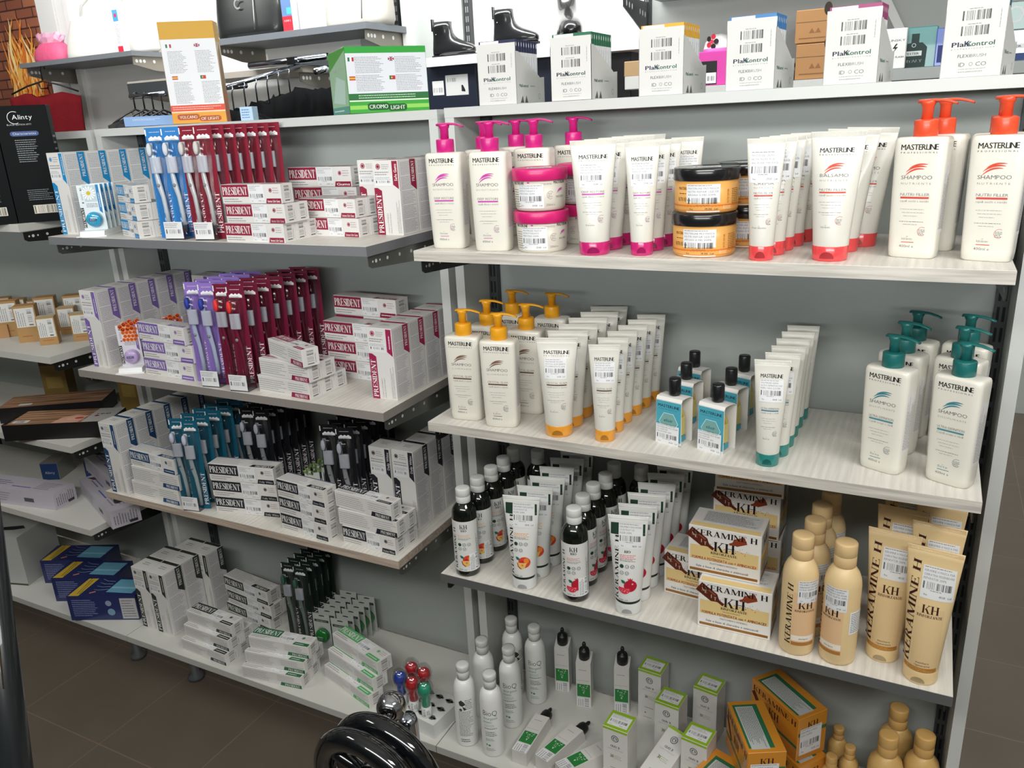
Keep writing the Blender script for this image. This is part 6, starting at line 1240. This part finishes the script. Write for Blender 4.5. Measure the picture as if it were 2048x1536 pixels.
# ankle boots and lace-up boot
def boot(name, p, s, lab, tall=False, yaw=0):
    r = empty(name, p); r.rotation_euler = (0, 0, rad(yaw)); r.scale = (s, s, s); tag(r, lab, 'boot'); lt = M('17181a', .22, 0, .5, .5)
    H = .155 if not tall else .26; q = MB()
    rows = [(.018, -.002, .272, .040), (.032, -.004, .281, .044), (.05, -.004, .280, .044), (.064, -.003, .268, .042), (.078, -.001, .238, .040), (.092, .0, .198, .038), (.106, .002, .166, .036), (.122, .004, .144, .035), (.14, .004, .132, .034)]
    k_ = .17
    while k_ < H+.05: rows.append((k_, .002, .124+.004*(k_ > .2), .036)); k_ += .03
    q.add(*loft([[(x, y, zz) for x, y, _ in sup((x1-x0)/2, hw, zz, 2.5, 32, (x0+x1)/2)] for zz, x0, x1, hw in rows]), lt, True); q.build('boot_upper', r)
    so = MB(); out = [(.0, -.03), (.06, -.034), (.13, -.032), (.2, -.043), (.25, -.038), (.28, -.015), (.28, .015), (.25, .038), (.2, .043), (.13, .032), (.06, .034), (0, .03)]
    so.add(*loft([[(x, y, zz) for x, y in out] for zz in (.008, .02)]), M('0e0f10', .6)); so.add(*loft([[(x*.32, y*.95, zz) for x, y in out] for zz in (0, .012)]), M('0e0f10', .6)); so.build('sole', r)
    if not tall:
        MB().box(-.004, .004, -.012, .012, H-.0, H+.065, lt).build('pull_tab', r); MB().add(*lathe([(.003, 0), (.0028, .002)], 10), STEEL, True, Matrix.Translation((.04, -.036, H*.86)) @ Matrix.Rotation(rad(90), 4, 'X')).build('stud', r)
    else:
        l = MB()
        for k in range(9):
            zz = .1+.022*k; l.add(*tube([(.118, -.02, zz), (.124, 0, zz+.006), (.118, .02, zz+.012)], .0028, 6), BH, True)
        l.add(*tube([(.12, 0, .3), (.16, -.02, .36), (.19, -.03, .3), (.17, -.02, .24), (.13, 0, .25)], .002, 6), BH, True); l.build('laces', r)
    return r
p = P(858, 113, YS+.1); boot('ankle_boot', (p.x, YS+.16, zb), .93, 'black ankle boot on the white shelf, left of the dispensers')
p = P(972, 90, YS+.1); slab('shoe_box', X(965, 80, YS+.1), X(1055, 80, YS+.1), YS+.1, YS+.3, zb+.001, zb+.03, M('d8dad8', .4), 'thin white box under the second ankle boot', 'box')
boot('ankle_boot', (p.x, YS+.2, zb+.0315), .93, 'black ankle boot raised on a thin box, above the navy topped packs')
p = P(1142, 66, YS+.1); boot('lace_boot', (p.x-.10, YS+.26, zb), 1.5, 'tall black lace-up boot seen from its front', True, yaw=-62)
def navyf(w_, h_): return {'F': Art().rect(w_*.16, h_*.52, w_*.38, h_*.75, 'd8dad8').bars(w_*.18, h_*.56, w_*.36, h_*.64).rect(w_*.42, h_*.5, w_*.85, h_*.83, 'c8cac8').bars(w_*.46, h_*.72, w_*.62, h_*.78).poly([(w_*.72, h_*.56), (w_*.79, h_*.55), (w_*.79, h_*.58), (w_*.75, h_*.66), (w_*.72, h_*.66)], '1a1a1c', 2)}
NB = M('1a2030', .4)
bx('shoe_box', 846, 134, 957, 250, YS+.04, .3, NB, 'dark navy shoe box under the left ankle boot', 'shoe box', None, navyf)
bx('shoe_box', 1072, 102, 1118, 240, YS+.04, .3, NB, 'dark shoe box seen between navy and green dispensers', 'shoe box')
bx('shoe_box', 1206, 96, 1262, 240, YS+.12, .25, M('1c1e20', .4), 'dark shoe box seen right of the green dispenser', 'shoe box')
bx('shoe_box', 1248, 124, 1290, 152, YS, .1, M('a98c66', .6), 'small kraft box left of the yellow topped dispenser', 'shoe box'); bx('shoe_box', 1249, 153, 1290, 178, YS, .1, M('c4c4c2', .5), 'small white box under the kraft one', 'shoe box')
# bracket and shelf above
zt = P(1400, -30, YS).z; r = empty('wall_shelf', (0, 0, 0)); tag(r, 'high shelf with perforated black bracket, top edge of the photo', 'shelf')
xx = X(1294, 20, YS+.2); MB().box(xx, 3.4, YS, YS+.42, zt, zt+.04, M('9a9e9c', .5)).build('board', r)
pr = [(YS+.02, zt), (YS+.44, zt), (YS+.44, zt-.3), (YS+.3, zt-.14), (YS+.02, zt-.05)]; v_ = [(xx-.06, p_, q_) for p_, q_ in pr]+[(xx-.055, p_, q_) for p_, q_ in pr]
bq_ = MB().add(v_, [tuple(range(5)), tuple(range(9, 4, -1))]+[(i, (i+1) % 5, 5+(i+1) % 5, 5+i) for i in range(5)], M('2c2f30', .45))
for yy in (.06, .1, .14, .26, .3, .34): bq_.add([(xx-.0545, YS+yy+.008*cos(t*pi/4), zt-.025-yy*.1+.014*sin(t*pi/4)) for t in range(8)], [tuple(range(8))], M('d8dad8', .5))
bq_.build('bracket', r)
# pink box with white cap on it, brown shoe boxes, shoe
PK = M('c83a98', .35)
def pinkf(w_, h_): return {'F': Art().rect(.004, .004, w_*.62, h_*.72, '1a1a1c').rect(w_*.08, .01, w_*.6, h_*.38, 'd4d6d8', 2).bars(w_*.12, h_*.14, w_*.56, h_*.28, lv=3)}
pb = bx('shoe_box', 1388, 106, 1462, 168, YS+.03, .26, PK, 'bright pink shoe box with black panel and sticker', 'shoe box', zl, pinkf); pa = P(1388, 106, YS+.03); pz = pa.z
a, b = P(1396, 60, YS+.05), P(1460, 104, YS+.05); r = empty('cap', ((a.x+b.x)/2, YS+.17, pz+.002)); tag(r, 'white cap with a red and black flower emblem, lying on the pink box', 'cap'); s_ = (b.x-a.x)/2
q = MB(); q.add(*lathe([(s_, 0), (s_*1.0, s_*.25), (s_*.9, s_*.62), (s_*.65, s_*.92), (s_*.3, s_*1.08), (.001, s_*1.12)], 28), M('e4e2e0', .7, kind='cloth'), True); q.build('crown', r)
q = MB(); q.add(*lathe([(s_*1.02, 0), (s_*1.03, s_*.2), (s_*1.0, s_*.22)], 28, (0, 0)), M('d860a8', .5), True); q.build('pink_band', r)
em = Art(); [em.disc(-.02+.02*cos(k*1.26), s_*.6+.022*sin(k*1.26), .012, ('1a1a1c', 'b8283c')[k % 2], 1+k % 2, 10) for k in range(5)]; em.disc(-.02, s_*.6, .009, 'c83048', 4, 10)
q = MB(); q.art(em, lambda x, y, l: (x, -math.sqrt(max(.0001, (s_*.93)**2-x*x))-.006-l*3, y)); q.build('flower_emblem', r)
KR = M('a77a4a', .6)
def krf(w_, h_): return {'F': Art().rect(.002, h_*.62, w_-.002, h_*.64, '6a4a2c').disc(w_*.8, h_*.98, w_*.1, '2a1c12', 2, 16, h_*.2).poly([(w_*.35, h_*.3), (w_*.42, h_*.45), (w_*.5, h_*.3), (w_*.58, h_*.45), (w_*.65, h_*.3)], '8a5a34', 2).para(w_*.1, h_*.1, w_*.95, h_*.2, 1, '7a5230', 2).rect(w_*.82, h_*.35, w_*.99, h_*.65, 'c8cac8', 3)}
z1 = P(1594, 90, YS).z; z2 = P(1594, 22, YS).z
o = bx('shoe_box', 1593, 90, 1668, 156, YS+.01, .3, KR, 'brown kraft shoe box with printed emblem, lower one', 'shoe box', zl, krf); bx('shoe_box', 1593, 22, 1668, 90, YS+.01, .3, KR, 'brown kraft shoe box with printed emblem, upper one', 'shoe box', z1+.003, krf)
p = P(1562, 155, YS+.05); r = empty('shoe', (p.x, YS+.15, zl)); tag(r, 'blush and grey shoe between the blue dispenser and brown boxes', 'shoe'); q = MB(); sphere(.05, .0, 0, .03, M('4c5052', .5), q, sx=1.1, sz=.6); q.build('sole', r); q = MB(); sphere(.045, -.01, 0, .07, M('b08a80', .5), q, sx=1.0, sz=.8); q.build('upper', r)
q = MB(); q.add(*tube([(-.07, 0, .13), (-.03, 0, .11), (.03, 0, .08), (.06, 0, .05)], .006, 8), BH, True); q.build('strap', r)
# leaning white strip
a, b = P(1768, -10, YS+.3), P(1802, 62, YS+.3); q = MB(); q.add([(a.x-.02, YS+.3, a.z), (a.x+.02, YS+.3, a.z), (b.x+.02, YS+.3, b.z), (b.x-.02, YS+.3, b.z), (a.x-.02, YS+.31, a.z), (a.x+.02, YS+.31, a.z), (b.x+.02, YS+.31, b.z), (b.x-.02, YS+.31, b.z)], [(0, 3, 2, 1), (4, 5, 6, 7), (0, 1, 5, 4), (1, 2, 6, 5), (2, 3, 7, 6), (3, 0, 4, 7)], WHITEP)
tag(q.build('display_strut'), 'slanting white strut above the perfume boxes', 'strut')
# perfume boxes
bx('perfume_box', 1772, 59, 1808, 143, YS+.02, .05, M('dfdfdd', .4), 'white perfume box with a small black lightning bolt', 'perfume box', zp, lambda w_, h_: {'F': Art().text('PLINSKY', w_*.05, h_*.68, h_*.05, '2a2a2c', w_*.88, 2, 'sans').poly([(w_*.52, h_*.62), (w_*.38, h_*.5), (w_*.5, h_*.5), (w_*.42, h_*.4), (w_*.62, h_*.54), (w_*.5, h_*.54), (w_*.6, h_*.62)], '1a1a1c', 2).text('BLACK FLASH', w_*.06, h_*.27, h_*.045, '2a2a2c', w_*.85, 2, 'bold')})
bx('perfume_box', 1806, 57, 1868, 139, YS+.08, .08, M('2c7a78', .3, 0, .5, .3), 'teal perfume box picturing a dark bottle marked TESTER', 'perfume box', zp, lambda w_, h_: {'F': Art().poly([(w_*.02, h_*.02), (w_*.72, h_*.02), (w_*.74, h_*.5), (w_*.6, h_*.62), (w_*.5, h_*.62), (w_*.5, h_*.84), (w_*.28, h_*.84), (w_*.28, h_*.62), (w_*.14, h_*.6), (w_*.02, h_*.48)], '14302e', 2).rect(w_*.04, h_*.3, w_*.6, h_*.42, 'd4dad8', 3).text('TESTER', w_*.12, h_*.33, h_*.055, '2c4a48', w_*.4, 4, 'bold').text('ITALY', w_*.2, h_*.14, h_*.07, 'd4dad8', w_*.42, 3, 'bold').ring(w_*.36, h_*.56, h_*.05, h_*.012, 'd4dad8', 3)})
bx('perfume_box', 1875, 57, 1898, 137, YS+.06, .08, M('3a56a4', .3, 0, .5, .3), 'blue perfume box half hidden by the last dispenser', 'perfume box', zp, lambda w_, h_: {'F': Art().rect(w_*.15, h_*.1, w_, h_*.55, '1f2f6c')})
bx('perfume_box', 2010, 5, 2062, 62, YS+.03, .08, M('6a7a78', .25, .3), 'grey perfume box with round emblem at the right edge, upper one', 'perfume box', P(2010, 62, YS+.03).z, lambda w_, h_: {'F': Art().ring(w_*.4, h_*.55, w_*.3, w_*.07, 'c8ccca')})
bx('perfume_box', 2008, 62, 2068, 128, YS+.03, .08, M('9aa6a8', .2, .3), 'silvery perfume box marked TESTER at the right edge, lower one', 'perfume box', zp, lambda w_, h_: {'F': Art().rect(w_*.02, h_*.4, w_*.7, h_*.55, 'd4d8da').text('TESTER', w_*.06, h_*.44, h_*.07, '4a5456', w_*.5, 2, 'bold').rect(0.002, h_*.02, w_*.7, h_*.25, '1f3a6c')})
# far right: pink spot of a display beyond the gondola
slab('display_card', X(2040, 650, 3.0), X(2075, 680, 3.0), 3.0, 3.02, P(2045, 680, 3.0).z, P(2045, 640, 3.0).z, M('c84a6a', .5), 'small pink display card at the right edge beyond the gondola', 'card') if 0 else None
structure('trim_1', MB().box(.4, 5, 3.285, 3.3, 0, .06, M('6a665e', .6)))

# ---------------------------------------------------------------- foreground
GL = M('0c0f12', .08, 0, .6, 1.)
def torus(R_, r_, mb, m, mat, n=64, k=20, flat=1.):
    v = []; f = []
    for i in range(n):
        a = 2*pi*i/n
        for j in range(k): b = 2*pi*j/k; v.append(((R_+r_*cos(b))*cos(a), (R_+r_*cos(b))*sin(a), flat*r_*sin(b)))
    for i in range(n):
        for j in range(k): f.append((i*k+j, ((i+1) % n)*k+j, ((i+1) % n)*k+(j+1) % k, i*k+(j+1) % k))
    mb.add(v, f, m, True, mat)
d1, d2 = ray(737, 1575).normalized()*1.27, ray(765, 1555).normalized()*1.315
c1_, c2_ = CP+d1, CP+d2; ax = (c2_-c1_).normalized(); ax = (ax+Vector((.25, .2, .55))).normalized()
rot = ax.to_track_quat('Z', 'Y').to_matrix().to_4x4()
r = empty('display_stand', (0, 0, 0)); tag(r, 'glossy black double ring with chrome hub and ball finial, at the bottom edge', 'display stand')
q = MB(); torus(.079, .0165, q, GL, Matrix.Translation(c1_) @ rot); q.build('front_ring', r)
q = MB(); torus(.083, .017, q, GL, Matrix.Translation(c2_+ax*.012) @ rot); q.build('rear_ring', r)
q = MB()
for k in range(4):
    a = pi*k/2+.7; q.add(*tube([Vector((0, 0, .01)), Vector((.077*cos(a), .077*sin(a), 0))], .011, 10), GL, True, Matrix.Translation(c1_) @ rot)
q.build('spokes', r)
q = MB(); q.add(*lathe([(.03, .02), (.03, -.01), (.022, -.022), (.001, -.028)], 28, (1, 1)), CH, True, Matrix.Translation(c1_) @ rot); q.build('hub', r)
bp = CP+ray(783, 1413).normalized()*1.32; q = MB(); sphere(.0228, 0, 0, 0, M('c9ccd2', .04, 1.), q, 36, 24); q.v = [(x+bp.x, y+bp.y, z_+bp.z) for x, y, z_ in q.v]; q.build('ball_finial', r)
q = MB(); q.add(*lathe([(.007, -.04), (.006, -.02)], 14), GL, True, Matrix.Translation(bp)); q.build('finial_neck', r)
tp = CP+ray(815, 1432).normalized()*1.40; q = MB(); q.add(*lathe([(.016, -.62), (.016, -.01), (.013, .0), (.001, .003)], 28), CH, True, Matrix.Translation(tp)); q.build('chrome_post', r)
q = MB(); q.add(*lathe([(.15, 0), (.15, .012), (.02, .03), (.016, .06)], 36), GL, True, Matrix.Translation((tp.x, tp.y, 0))); q.build('foot_plate', r)
# dark slanting post close to the camera, lower left
r = empty('display_post', (0, 0, 0)); tag(r, 'dark slanting display post with a pale edge, cut off at the lower left', 'post')
a, b = P(-34, 900, -.45), P(36, 1700, -.62); a = P(-40, 940, -.5); b = P(24, 1536, -.62); dr = (b-a).normalized(); b2 = a+dr*(a.z/abs(dr.z)-.002) if dr.z < 0 else b
q = MB(); q.add(*tube([a-dr*.02, a+(b2-a)*.5, b2], [.022, .03, .034], 20), M('2c3033', .3, .3, .5, .3), True); q.build('post', r)
n_ = (CP-a).normalized(); s1 = dr.cross(n_).normalized(); q = MB(); e0, e1 = a+n_*.024, a+(b-a)*.72+n_*.03; q.add(*tube([e0, e1], [.005, .001], 8), M('8a7a60', .3, .7), True); q.build('edge_strip', r)
